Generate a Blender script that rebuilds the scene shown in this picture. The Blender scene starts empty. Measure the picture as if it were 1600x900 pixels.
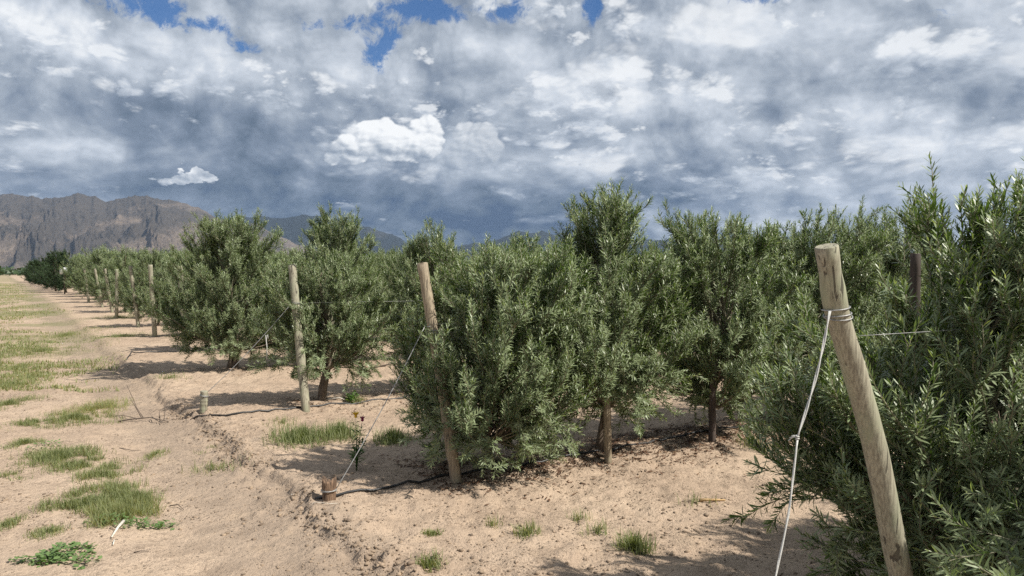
import bpy, math, random
import numpy as np

# ------------------------------------------------------------------ camera, sky, sun, exposure
S = bpy.context.scene
COL = S.collection
R = math.radians
F, CX, HY, CAMH = 1200.0, 800.0, 425.0, 1.60        # focal length (px of a 1600 wide frame), centre, horizon row, eye height
cam_d = bpy.data.cameras.new('camera')
cam = bpy.data.objects.new('camera', cam_d)
COL.objects.link(cam)
cam_d.sensor_width = 36.0
cam_d.lens = F * 36.0 / 1600.0
cam_d.clip_start, cam_d.clip_end = 0.05, 60000.0
PITCH = math.atan((450.0 - HY) / F)
cam.location = (0, 0, CAMH)
cam.rotation_euler = (R(90) - PITCH, 0, 0)
S.camera = cam

SUN_EL = R(49.0)
SUN_TO = np.array([1.0, -0.38])                     # on the ground, towards the sun
SUN_TO = SUN_TO / np.linalg.norm(SUN_TO)
sd = bpy.data.lights.new('sun', 'SUN')
sd.energy, sd.angle, sd.color = 5.0, R(0.55), (1.0, 0.95, 0.86)
sun = bpy.data.objects.new('sun', sd)
COL.objects.link(sun)
sun.location = (30, -3, 40)
sun.rotation_euler = (R(90) - SUN_EL, 0, math.atan2(SUN_TO[1], SUN_TO[0]) + R(90))

vs = S.view_settings
vs.view_transform, vs.look, vs.exposure, vs.gamma = 'Standard', 'None', 0.48, 1.0
vs.use_curve_mapping = False
S.cycles.use_denoising = False
S.cycles.max_bounces = 8
S.cycles.transparent_max_bounces = 8
S.cycles.volume_bounces = 0


class G:
    """small node-graph writer"""
    def __init__(s, nt):
        s.nt = nt

    def n(s, t, **kw):
        x = s.nt.nodes.new(t)
        for k, v in kw.items():
            setattr(x, k, v)
        return x

    def put(s, sock, v):
        if isinstance(v, bpy.types.NodeSocket):
            s.nt.links.new(v, sock)
        elif v is not None:
            if sock.type == 'RGBA' and len(v) == 3:
                v = (*v, 1.0)
            sock.default_value = v

    def m(s, op, a, b=None, c=None, clamp=False):
        x = s.n('ShaderNodeMath', operation=op, use_clamp=clamp)
        for i, v in enumerate((a, b, c)):
            if v is not None:
                s.put(x.inputs[i], v)
        return x.outputs[0]

    def v(s, op, a, b=None):
        x = s.n('ShaderNodeVectorMath', operation=op)
        s.put(x.inputs[0], a)
        if b is not None:
            s.put(x.inputs['Scale'] if op == 'SCALE' else x.inputs[1], b)
        return x.outputs['Value'] if op in ('LENGTH', 'DOT_PRODUCT', 'DISTANCE') else x.outputs[0]

    def xyz(s, x_, y_, z_):
        x = s.n('ShaderNodeCombineXYZ')
        for i, v in enumerate((x_, y_, z_)):
            s.put(x.inputs[i], v)
        return x.outputs[0]

    def sep(s, v):
        x = s.n('ShaderNodeSeparateXYZ')
        s.put(x.inputs[0], v)
        return x.outputs

    flat = False                                    # True: two-dimensional textures

    def noise(s, vec, scale, detail=4.0, rough=0.5, dist=0.0, lac=2.0):
        x = s.n('ShaderNodeTexNoise', noise_dimensions='2D' if s.flat else '3D')
        s.put(x.inputs['Vector'], vec)
        for k, v in (('Scale', scale), ('Detail', detail), ('Roughness', rough), ('Distortion', dist), ('Lacunarity', lac)):
            s.put(x.inputs[k], v)
        return x.outputs[0]

    def noisec(s, vec, scale, detail=3.0, rough=0.5):
        x = s.n('ShaderNodeTexNoise', noise_dimensions='2D' if s.flat else '3D')
        s.put(x.inputs['Vector'], vec)
        for k, v in (('Scale', scale), ('Detail', detail), ('Roughness', rough)):
            s.put(x.inputs[k], v)
        return x.outputs[1]

    def voro(s, vec, scale, detail=0.0, rough=0.5, feat='F1', smooth=0.3, out='Distance'):
        x = s.n('ShaderNodeTexVoronoi', feature=feat, voronoi_dimensions='2D' if s.flat else '3D')
        s.put(x.inputs['Vector'], vec)
        s.put(x.inputs['Scale'], scale)
        if 'Detail' in x.inputs:
            s.put(x.inputs['Detail'], detail)
            s.put(x.inputs['Roughness'], rough)
        if feat == 'SMOOTH_F1':
            s.put(x.inputs['Smoothness'], smooth)
        return x.outputs[out]

    def step(s, v, a, b, lo=0.0, hi=1.0):
        x = s.n('ShaderNodeMapRange', interpolation_type='SMOOTHSTEP')
        for k, w in zip((0, 1, 2, 3, 4), (v, a, b, lo, hi)):
            s.put(x.inputs[k], w)
        return x.outputs[0]

    def ramp(s, v, stops, interp='LINEAR'):
        x = s.n('ShaderNodeValToRGB')
        cr = x.color_ramp
        cr.interpolation = interp
        while len(cr.elements) < len(stops):
            cr.elements.new(0.5)
        for e, (p, c) in zip(cr.elements, stops):
            e.position = p
            e.color = (*c, 1.0) if len(c) == 3 else c
        s.put(x.inputs[0], v)
        return x.outputs[0]

    def mix(s, f, a, b, mode='MIX'):
        x = s.n('ShaderNodeMix', data_type='RGBA', blend_type=mode)
        s.put(x.inputs[0], f)
        s.put(x.inputs[6], a)
        s.put(x.inputs[7], b)
        return x.outputs[2]

    def bump(s, h, strength=0.5, dist=0.02, normal=None):
        x = s.n('ShaderNodeBump')
        s.put(x.inputs['Strength'], strength)
        s.put(x.inputs['Distance'], dist)
        s.put(x.inputs['Height'], h)
        if normal is not None:
            s.put(x.inputs['Normal'], normal)
        return x.outputs[0]


def ang(px, py):
    """azimuth and elevation of a direction read off the photograph"""
    v = np.array([(px - CX) / F, 1.0, (HY - py) / F])
    return math.atan2(v[0], v[1]), math.atan2(v[2], math.hypot(v[0], v[1]))


def make_sky():
    w = bpy.data.worlds.new('World')
    S.world = w
    w.use_nodes = True
    w.cycles.sampling_method = 'MANUAL'
    w.cycles.sample_map_resolution = 512
    nt = w.node_tree
    nt.nodes.clear()
    g = G(nt)
    g.flat = True
    STR = 0.10
    sky = g.n('ShaderNodeTexSky', sky_type='NISHITA')
    sky.sun_disc = False
    sky.sun_elevation = SUN_EL
    sky.sun_rotation = math.atan2(SUN_TO[0], SUN_TO[1])
    sky.air_density, sky.dust_density, sky.ozone_density = 1.0, 0.3, 2.0
    d = g.n('ShaderNodeTexCoord').outputs['Generated']
    x, y, z = g.sep(d)
    az = g.m('ARCTAN2', x, y)
    el = g.m('ARCSINE', g.m('MINIMUM', g.m('MAXIMUM', z, -1.0), 1.0))
    P = g.xyz(g.m('MULTIPLY', az, 2.1), g.m('MULTIPLY', g.m('LOGARITHM', g.m('ADD', g.m('MAXIMUM', el, -0.03), 0.20), math.e), -1.05), 0.0)
    Q = g.xyz(az, g.m('MULTIPLY', el, 1.5), 0.7)

    def field(off):
        p = g.v('ADD', P, off) if off else P
        wv = g.v('SCALE', g.v('SUBTRACT', g.noisec(p, 2.2, 4.0), (0.5, 0.5, 0.5)), 0.16)
        p2 = g.v('ADD', p, wv)
        a = g.noise(p2, 2.3, 9.0, 0.57)
        b = g.voro(p2, 4.2, 4.0, 0.58)
        return g.m('ADD', g.m('MULTIPLY', a, 0.72), g.m('MULTIPLY', g.m('SUBTRACT', 0.75, b), 0.46))
    h0 = field(None)
    h1 = field((0.05, -0.045, 0.0))
    relief = g.m('SUBTRACT', h0, h1)
    big = g.noise(g.v('ADD', P, (3.3, 1.7, 0)), 1.3, 3.0, 0.5)
    fine = g.noise(P, 9.0, 6.0, 0.62, 0.3)

    def blob(px, py, rx, ry, warp=None, wa=0.0):
        a0, e0 = ang(px, py)
        dx = g.m('DIVIDE', g.m('SUBTRACT', az, a0), rx / F)
        dy = g.m('DIVIDE', g.m('SUBTRACT', el, e0), ry / F)
        q = g.m('ADD', g.m('MULTIPLY', dx, dx), g.m('MULTIPLY', dy, dy))
        return g.m('EXPONENT', g.m('MULTIPLY', q, -1.0))

    def total(lst):
        s_ = None
        for it in lst:
            k = it[4] if len(it) > 4 else 1.0
            b = blob(*it[:4])
            if k != 1.0:
                b = g.m('MULTIPLY', b, k)
            s_ = b if s_ is None else g.m('ADD', s_, b)
        return s_

    # brightness of the cloud deck
    L = g.m('ADD', 0.56, g.m('MULTIPLY', g.m('SUBTRACT', big, 0.5), 0.40))
    L = g.m('ADD', L, g.m('MULTIPLY', g.m('SUBTRACT', h0, 0.46), 0.30))
    L = g.m('ADD', L, g.m('MULTIPLY', relief, 1.05))
    L = g.m('ADD', L, g.m('MULTIPLY', g.m('SUBTRACT', fine, 0.5), 0.16))
    light = total([(1000, 140, 330, 90, .16), (1330, 200, 300, 90, .13), (90, 60, 200, 60, .20), (340, 100, 170, 45, .10),
                   (1500, 40, 160, 60, .12), (640, 130, 120, 35, .08), (1230, 345, 220, 35, .10), (110, 240, 120, 35, .16),
                   (1050, 350, 120, 22, .10), (1330, 20, 150, 40, .10)])
    dark = total([(640, 345, 420, 55, .46), (430, 250, 220, 60, .20), (640, 385, 480, 26, .16), (60, 145, 180, 25, .14), (1180, 190, 80, 60, .14), (1050, 290, 110, 45, .20),
                  (1500, 130, 110, 40, .16), (1350, 105, 120, 35, .10), (260, 190, 180, 40, .16), (120, 292, 200, 22, .26), (840, 330, 120, 40, .10),
                  (730, 160, 120, 35, .10), (930, 195, 120, 25, .10)])
    L = g.m('SUBTRACT', g.m('ADD', g.m('ADD', g.m('MULTIPLY', L, 0.60), 0.255), light), dark)
    stops = [(0.0, (.040, .075, .145)), (.16, (.105, .145, .205)), (.36, (.200, .248, .325)), (.56, (.355, .405, .475)),
             (.78, (.59, .64, .71)), (1.0, (.88, .90, .92))]
    deck = g.ramp(L, stops)
    # three banks of billowing cloud one before the other, each lit from the upper right
    Ls = g.m('SUBTRACT', light, dark)
    for sc, off, lo, wd, base, gain, amt in ((1.05, (2.1, 7.3, 0), .35, .15, .57, 1.7, .80), (1.9, (9.2, 1.3, 0), .43, .14, .56, 1.7, .80), (3.2, (5.7, 4.1, 0), .46, .13, .56, 1.6, .75)):
        def bank(o):
            p = g.v('ADD', g.v('MULTIPLY', P, (0.72, 1.15, 1.0)), tuple(off[i] + o[i] for i in range(3)))
            wv = g.v('SCALE', g.v('SUBTRACT', g.noisec(p, sc * 3.2, 3.0), (0.5, 0.5, 0.5)), 0.13 / sc)
            p2 = g.v('ADD', p, wv)
            return g.m('ADD', g.noise(p, sc, 5.0, 0.5), g.m('MULTIPLY', g.m('SUBTRACT', 0.42, g.voro(p2, sc * 3.6, 4.0, 0.6)), 0.30))
        d0 = bank((0, 0, 0))
        d1 = bank((0.06 / sc, -0.15 / sc, 0))
        msk = g.step(d0, lo, lo + wd)
        core = g.step(d0, lo, lo + 0.35)
        lit = g.m('ADD', g.m('ADD', base, g.m('MULTIPLY', Ls, 0.9)), g.m('MULTIPLY', g.m('SUBTRACT', d0, d1), gain))
        lit = g.m('ADD', lit, g.m('MULTIPLY', g.m('SUBTRACT', 0.45, core), 0.16))
        deck = g.mix(g.m('MULTIPLY', msk, amt), deck, g.ramp(lit, stops))
    # gaps of blue
    gap = total([(235, 8, 45, 22, 1.25), (262, 24, 26, 18, 1.2), (150, 8, 30, 10, .5), (588, 88, 22, 24, 1.35), (575, 40, 50, 12, .9), (608, 64, 18, 18, 1.0), (330, 42, 44, 14, .95), (385, 75, 24, 10, .95),
                 (690, 22, 60, 15, 1.3), (640, 14, 40, 12, .8), (800, 18, 36, 18, 1.2), (925, 14, 16, 28, .9), (1180, 0, 50, 14, .9), (1480, 20, 40, 14, .55), (1265, 310, 24, 5, .35),
                 (480, 40, 50, 16, .5), (300, -70, 500, 40, .5)])
    gn = g.m('ADD', gap, g.m('ADD', g.m('MULTIPLY', g.m('SUBTRACT', 0.5, g.noise(P, 17.0, 9.0, 0.70, 0.3)), 3.4), g.m('MULTIPLY', g.m('SUBTRACT', .46, h0), 1.2)))
    gm = g.m('MULTIPLY', g.step(gn, 0.62, 1.50), 0.93)
    gm = g.m('MULTIPLY', gm, g.step(gap, 0.15, 0.45))
    # sunlit heaps standing in front of the dark deck
    Qw = g.v('ADD', Q, g.v('SCALE', g.v('SUBTRACT', g.noisec(Q, 22.0, 2.0), (0.5, 0.5, 0.5)), 0.018))

    vq = g.voro(Qw, 23.0, 3.0, 0.48)
    bil = g.m('SUBTRACT', 0.5, vq)
    bil2 = g.m('SUBTRACT', 0.5, g.voro(Qw, 58.0, 2.0, 0.5))

    def heap(circles, lo, hi, amp=1.0, small=False):
        f = total(circles)
        f2 = g.m('ADD', f, g.m('MULTIPLY', bil2 if small else bil, (1.15 if small else 0.8) * amp))
        return g.step(f2, lo, hi)
    heaps = [
        ([(540, 236, 34, 25), (570, 206, 30, 28), (608, 204, 30, 29), (640, 222, 38, 31), (668, 198, 25, 29), (600, 236, 56, 18), (682, 226, 25, 26), (518, 248, 30, 13)],
         0.62, 0.86, 252, 178, 1.0),
        ([(725, 205, 26, 20), (760, 205, 26, 24), (748, 240, 40, 18), (708, 238, 26, 24), (772, 228, 22, 24), (715, 258, 40, 14)], 0.62, 1.0, 268, 185, 0.62),
        ([(305, 268, 22, 14), (285, 280, 28, 11), (255, 285, 24, 8), (326, 279, 18, 11)], 0.62, 0.9, 292, 255, 0.95),
        ([(118, 277, 26, 9)], 0.6, 1.1, 288, 266, 0.45),
        ([(845, 255, 26, 12), (810, 295, 60, 8), (900, 262, 30, 9)], 0.75, 1.2, 300, 240, 0.40),
        ([(1260, 320, 34, 12), (1300, 330, 40, 10), (1225, 335, 30, 10), (1390, 335, 50, 10)], 0.7, 1.1, 345, 305, 0.55),
    ]
    hb = g.m('MULTIPLY', g.m('SUBTRACT', g.voro(g.v('ADD', Qw, (0.005, 0.006, 0)), 23.0, 3.0, 0.48), vq), 1.0)
    colr = deck
    for circ, lo, hi, ybase, ytop, gain in heaps:
        msk = heap(circ, lo, hi, 1.0, len(circ) < 5)
        e_b, e_t = ang(600, ybase)[1], ang(600, ytop)[1]
        up = g.step(el, e_b, e_b + (e_t - e_b) * 0.75)
        lit = g.m('ADD', g.m('ADD', 0.42 * gain + 0.06, g.m('MULTIPLY', up, 0.52 * gain)), g.m('MULTIPLY', hb, 0.8 * gain))
        hc = g.ramp(lit, [(0.0, (.16, .21, .29)), (.35, (.34, .39, .46)), (.6, (.58, .62, .67)), (.85, (.86, .88, .90)), (1.0, (.97, .98, .98))])
        colr = g.mix(g.m('MULTIPLY', msk, 0.96 if gain > .9 else 0.75), colr, hc)
    cl = g.v('SCALE', colr, 0.76 / STR)
    below = g.step(z, -0.02, 0.0)
    cl = g.mix(g.m('SUBTRACT', 1.0, below), cl, (0.9, 1.2, 1.7))
    blue = g.v('MULTIPLY', sky.outputs[0], (0.25, 0.46, 0.70))
    fin = g.mix(gm, cl, blue)
    bg = g.n('ShaderNodeBackground')
    g.put(bg.inputs[0], fin)
    bg.inputs[1].default_value = STR
    out = g.n('ShaderNodeOutputWorld')
    nt.links.new(bg.outputs[0], out.inputs[0])


make_sky()

# ------------------------------------------------------------------ helpers
def norm(v):
    return v / np.maximum(np.linalg.norm(v, axis=-1, keepdims=True), 1e-9)


_lat = np.random.default_rng(11).random((256, 256))


def vnoise(x, y, seed=0):
    """smooth value noise, 0..1"""
    x = np.asarray(x, float) + seed * 17.31
    y = np.asarray(y, float) + seed * 9.77
    xi, yi = np.floor(x).astype(int), np.floor(y).astype(int)
    fx, fy = x - xi, y - yi
    fx, fy = fx * fx * fx * (fx * (fx * 6 - 15) + 10), fy * fy * fy * (fy * (fy * 6 - 15) + 10)
    a, b = _lat[xi & 255, yi & 255], _lat[(xi + 1) & 255, yi & 255]
    c, d = _lat[xi & 255, (yi + 1) & 255], _lat[(xi + 1) & 255, (yi + 1) & 255]
    return (a * (1 - fx) + b * fx) * (1 - fy) + (c * (1 - fx) + d * fx) * fy


def fbm(x, y, oct=4, rough=0.5, seed=0):
    t = a = 0.0
    amp, f = 1.0, 1.0
    for o in range(oct):
        t = t + amp * vnoise(np.asarray(x) * f, np.asarray(y) * f, seed + o * 3)
        a += amp
        amp *= rough
        f *= 2.03
    return t / a


def sstep(a, b, v):
    k = np.clip((np.asarray(v, float) - a) / (b - a), 0, 1)
    return k * k * (3 - 2 * k)


def link(name, me, mats, parent=None):
    o = bpy.data.objects.new(name, me)
    if not me.materials:
        for m_ in (mats if isinstance(mats, (list, tuple)) else [mats]):
            me.materials.append(m_)
    COL.objects.link(o)
    if parent is not None:
        o.parent = parent
    return o


def np_mesh(name, V, polys, mat_idx=None, attr=None, smooth=False):
    """V (n,3); polys: list of (k,m) index arrays; mat_idx: one int per array"""
    me = bpy.data.meshes.new(name)
    V = np.ascontiguousarray(V, dtype=np.float32)
    me.vertices.add(len(V))
    me.vertices.foreach_set('co', V.ravel())
    polys = [p for p in polys]
    idx = np.concatenate([p.ravel() for p in polys]).astype(np.int32)
    sizes = np.concatenate([np.full(len(p), p.shape[1], np.int32) for p in polys])
    starts = np.concatenate([[0], np.cumsum(sizes)[:-1]]).astype(np.int32)
    me.loops.add(len(idx))
    me.loops.foreach_set('vertex_index', idx)
    me.polygons.add(len(sizes))
    me.polygons.foreach_set('loop_start', starts)
    try:
        me.polygons.foreach_set('loop_total', sizes)
    except Exception:
        pass
    if mat_idx is not None:
        me.polygons.foreach_set('material_index', np.concatenate([np.full(len(p), i, np.int32) for p, i in zip(polys, mat_idx)]))
    me.update(calc_edges=True)
    if attr is not None:
        for k, a in attr.items():
            at = me.attributes.new(k, 'FLOAT', 'POINT')
            at.data.foreach_set('value', np.ascontiguousarray(a, dtype=np.float32))
    if smooth:
        me.polygons.foreach_set('use_smooth', np.ones(len(sizes), bool))
    me.validate()
    return me


def thing(name, label, cat, loc, rz=0.0, group=None):
    o = bpy.data.objects.new(name, None)
    o.empty_display_size = 0.2
    COL.objects.link(o)
    o.location = loc
    o.rotation_euler = (0, 0, rz)
    tag(o, label, cat, group)
    return o


def tag(o, label, cat, group=None):
    o['label'], o['category'] = label, cat
    if group:
        o['group'] = group
    return o


def kind(o, k):
    o['kind'] = k
    return o


def tube(P, r, sides=6, close=True, v0=0):
    """one swept tube along P (n,3) with radii r; returns verts, [quads, caps]"""
    P = np.asarray(P, float)
    n = len(P)
    r = np.broadcast_to(np.asarray(r, float), (n,))
    T = norm(np.gradient(P, axis=0))
    ref = np.array([0.31, 0.17, 0.93]) if abs(T[0][2]) < 0.8 else np.array([0.93, 0.31, 0.17])
    U = norm(np.cross(T, ref))
    W = np.cross(T, U)
    a = np.arange(sides) * 2 * math.pi / sides
    V = P[:, None] + r[:, None, None] * (np.cos(a)[None, :, None] * U[:, None] + np.sin(a)[None, :, None] * W[:, None])
    V = V.reshape(-1, 3)
    i = np.arange(n - 1)[:, None] * sides
    j = np.arange(sides)[None, :]
    k = (np.arange(sides)[None, :] + 1) % sides
    Q = np.stack([i + j, i + k, i + sides + k, i + sides + j], -1).reshape(-1, 4) + v0
    polys = [Q]
    if close:
        polys += [np.arange(sides)[None, ::-1] + v0, (np.arange(sides) + (n - 1) * sides)[None] + v0]
    return V, polys


def tubes(Ps, r0, r1, sides=3):
    """many tubes at once: Ps (N,n,3)"""
    N, n, _ = Ps.shape
    T = norm(np.gradient(Ps, axis=1))
    ref = norm(np.random.default_rng(5).normal(size=(N, 1, 3)))
    U = norm(np.cross(T, ref))
    W = np.cross(T, U)
    a = np.arange(sides) * 2 * math.pi / sides
    r = (np.asarray(r0).reshape(-1, 1) * (1 - np.linspace(0, 1, n)) + np.asarray(r1).reshape(-1, 1) * np.linspace(0, 1, n))
    V = Ps[:, :, None] + r[:, :, None, None] * (np.cos(a)[None, None, :, None] * U[:, :, None] + np.sin(a)[None, None, :, None] * W[:, :, None])
    b = (np.arange(N) * n * sides)[:, None, None]
    i = (np.arange(n - 1) * sides)[None, :, None]
    j = np.arange(sides)[None, None, :]
    k = (np.arange(sides)[None, None, :] + 1) % sides
    Q = np.stack([b + i + j, b + i + k, b + i + sides + k, b + i + sides + j], -1).reshape(-1, 4)
    return V.reshape(-1, 3), Q


class Bag:
    """collects pieces of one mesh"""
    def __init__(s):
        s.V, s.P, s.M, s.n, s.A = [], [], [], 0, []

    def add(s, V, polys, m=0, a=0.0):
        for p in polys:
            s.P.append(np.asarray(p) + s.n)
            s.M.append(m)
        s.V.append(np.asarray(V, float))
        s.A.append(np.broadcast_to(np.asarray(a, float), (len(V),)))
        s.n += len(V)
        return s

    def tube(s, P, r, sides=6, m=0, a=0.0):
        V, polys = tube(P, r, sides)
        return s.add(V, polys, m, a)

    def build(s, name, mats, parent=None, smooth=True, loc=None):
        V = np.concatenate(s.V)
        if loc is not None:
            V = V - np.asarray(loc)
        me = np_mesh(name, V, s.P, s.M, {'tint': np.concatenate(s.A)}, smooth)
        o = link(name, me, mats, parent)
        if loc is not None:
            o.location = loc
        return o


# ------------------------------------------------------------------ where things stand
P1 = np.array([1.58, 2.90])
STEP = np.array([-1.96, 2.95])                       # from one row's end post to the next
ROW = np.array([0.857, 0.515])                       # along a row, away from the lane
_M = np.linalg.inv(np.stack([ROW, STEP], 1))


def row_coords(x, y):
    dx, dy = np.asarray(x) - P1[0], np.asarray(y) - P1[1]
    return _M[0, 0] * dx + _M[0, 1] * dy, _M[1, 0] * dx + _M[1, 1] * dy      # metres in, rows on


def gz(x, y):
    x, y = np.asarray(x, float), np.asarray(y, float)
    t, s = row_coords(x, y)
    far = np.hypot(x, y)
    z = 0.45 * sstep(12, 48, y)
    edge = -1.22 + 0.30 * (fbm(s * 3.1, s * 0 + 2.0, 3, 0.6, 4) - 0.5) + 0.10 * (vnoise(x * 9, y * 9, 6) - 0.5)
    k = np.exp(-(far / 40.0) ** 2)
    block = sstep(edge - 0.03, edge + 0.05, t) * (0.035 + 0.05 * vnoise(s * 2.3, s * 0, 8))
    d = (s - np.round(s)) * 3.03
    berm = 0.075 * np.exp(-(d / 0.55) ** 2) * sstep(-1.7, -0.9, t)
    rut = -0.022 * (np.exp(-((t + 1.95 + .08 * np.sin(s * 2)) / 0.20) ** 2) + np.exp(-((t + 3.65 + .08 * np.sin(s * 2)) / 0.20) ** 2))
    rough = rut + 0.075 * (fbm(x * 0.6, y * 0.6, 3, 0.5, 2) - 0.5) + 0.045 * (fbm(x * 2.6, y * 2.6, 3, 0.55, 3) - 0.5)
    lumps = 0.030 * (fbm(x * 9, y * 9, 3, 0.55, 5) - 0.5) * sstep(-1.6, -0.9, t) + 0.012 * (fbm(x * 9, y * 9, 2, 0.55, 5) - 0.5)
    lumps = lumps + 0.011 * (fbm(x * 27, y * 27, 2, 0.6, 12) - 0.5)
    clod = 0.06 * np.maximum(fbm(x * 14, y * 14, 2, 0.5, 9) - 0.55, 0) * 2.4 * np.exp(-((t - edge) / 0.30) ** 2)
    return z + k * (block + berm + rough + lumps + clod) - 0.035


def gp(px, py):
    """the point of the ground that the photograph shows at a pixel"""
    dx, dz = (px - CX) / F, -(py - HY) / F
    y = CAMH / -dz
    for _ in range(6):
        y = (CAMH - float(gz(dx * y, y))) / -dz
    return np.array([dx * y, y, float(gz(dx * y, y))])


def at(px, py, Y):
    return np.array([(px - CX) / F * Y, Y, CAMH + (HY - py) / F * Y])


def ground(p, dz=0.0):
    return np.array([p[0], p[1], float(gz(p[0], p[1])) + dz])


def to_px(V):
    return CX + F * V[..., 0] / V[..., 1], HY - F * (V[..., 2] - CAMH) / V[..., 1]


# ------------------------------------------------------------------ materials
def new_mat(name):
    m_ = bpy.data.materials.new(name)
    m_.use_nodes = True
    nt = m_.node_tree
    nt.nodes.clear()
    g = G(nt)
    out = g.n('ShaderNodeOutputMaterial')
    b = g.n('ShaderNodeBsdfPrincipled')
    nt.links.new(b.outputs[0], out.inputs[0])
    return m_, g, b, out


def attr(g, name='tint'):
    x = g.n('ShaderNodeAttribute')
    x.attribute_name = name
    return x.outputs['Fac']


def pos(g):
    return g.n('ShaderNodeNewGeometry').outputs['Position']


def obj_co(g):
    return g.n('ShaderNodeTexCoord').outputs['Object']


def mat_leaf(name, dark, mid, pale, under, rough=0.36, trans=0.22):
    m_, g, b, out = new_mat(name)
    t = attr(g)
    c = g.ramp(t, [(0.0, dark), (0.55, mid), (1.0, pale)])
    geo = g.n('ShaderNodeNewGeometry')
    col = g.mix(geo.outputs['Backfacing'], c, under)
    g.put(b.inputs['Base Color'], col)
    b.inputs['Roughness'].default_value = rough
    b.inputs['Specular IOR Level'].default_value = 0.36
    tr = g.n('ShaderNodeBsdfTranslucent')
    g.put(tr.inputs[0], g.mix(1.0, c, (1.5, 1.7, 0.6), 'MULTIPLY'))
    mx = g.n('ShaderNodeMixShader')
    mx.inputs[0].default_value = trans
    g.nt.links.new(b.outputs[0], mx.inputs[1])
    g.nt.links.new(tr.outputs[0], mx.inputs[2])
    g.nt.links.new(mx.outputs[0], out.inputs[0])
    return m_


def mat_plain(name, c1, c2, scale=20.0, rough=0.8, bump=0.3, stretch=(1, 1, 1), dist=0.004, metal=0.0):
    m_, g, b, out = new_mat(name)
    p = g.v('MULTIPLY', obj_co(g), stretch)
    n1 = g.noise(p, scale, 6.0, 0.62)
    g.put(b.inputs['Base Color'], g.mix(g.step(n1, 0.35, 0.65), c1, c2))
    b.inputs['Roughness'].default_value = rough
    b.inputs['Metallic'].default_value = metal
    if bump:
        g.put(b.inputs['Normal'], g.bump(n1, bump, dist))
    return m_


def mat_post(name, base, dark, green):
    m_, g, b, out = new_mat(name)
    o = obj_co(g)
    long_ = g.v('MULTIPLY', o, (1.0, 1.0, 0.045))
    grain = g.noise(long_, 120.0, 8.0, 0.72)
    blot = g.noise(g.v('MULTIPLY', o, (1, 1, 0.4)), 9.0, 5.0, 0.6)
    crack = g.noise(g.v('MULTIPLY', o, (1.0, 1.0, 0.03)), 46.0, 3.0, 0.5, 0.6)
    c = g.mix(g.step(grain, 0.36, 0.62), dark, base)
    c = g.mix(g.m('MULTIPLY', g.step(blot, 0.45, 0.68), 0.75), c, green)
    ck = g.m('MULTIPLY', g.step(crack, 0.60, 0.635), g.step(g.noise(o, 7.0, 2.0), 0.40, 0.55))
    c = g.mix(g.m('MULTIPLY', ck, 0.8), c, (0.035, 0.026, 0.018))
    kn = g.voro(g.v('MULTIPLY', o, (1.0, 1.0, 0.55)), 5.5, out='Distance')
    knot = g.step(kn, 0.16, 0.09)
    c = g.mix(g.m('MULTIPLY', knot, 0.8), c, (0.06, 0.040, 0.024))
    z = g.sep(o)[2]
    c = g.mix(g.m('MULTIPLY', g.step(g.m('ADD', z, g.m('MULTIPLY', blot, 0.3)), 0.30, 0.12), 0.5), c, (0.12, 0.085, 0.055))
    g.put(b.inputs['Base Color'], c)
    b.inputs['Roughness'].default_value = 0.78
    h = g.m('SUBTRACT', g.m('ADD', grain, g.m('MULTIPLY', blot, 0.6)), g.m('MULTIPLY', ck, 1.2))
    g.put(b.inputs['Normal'], g.bump(h, 0.55, 0.004))
    return m_


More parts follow.
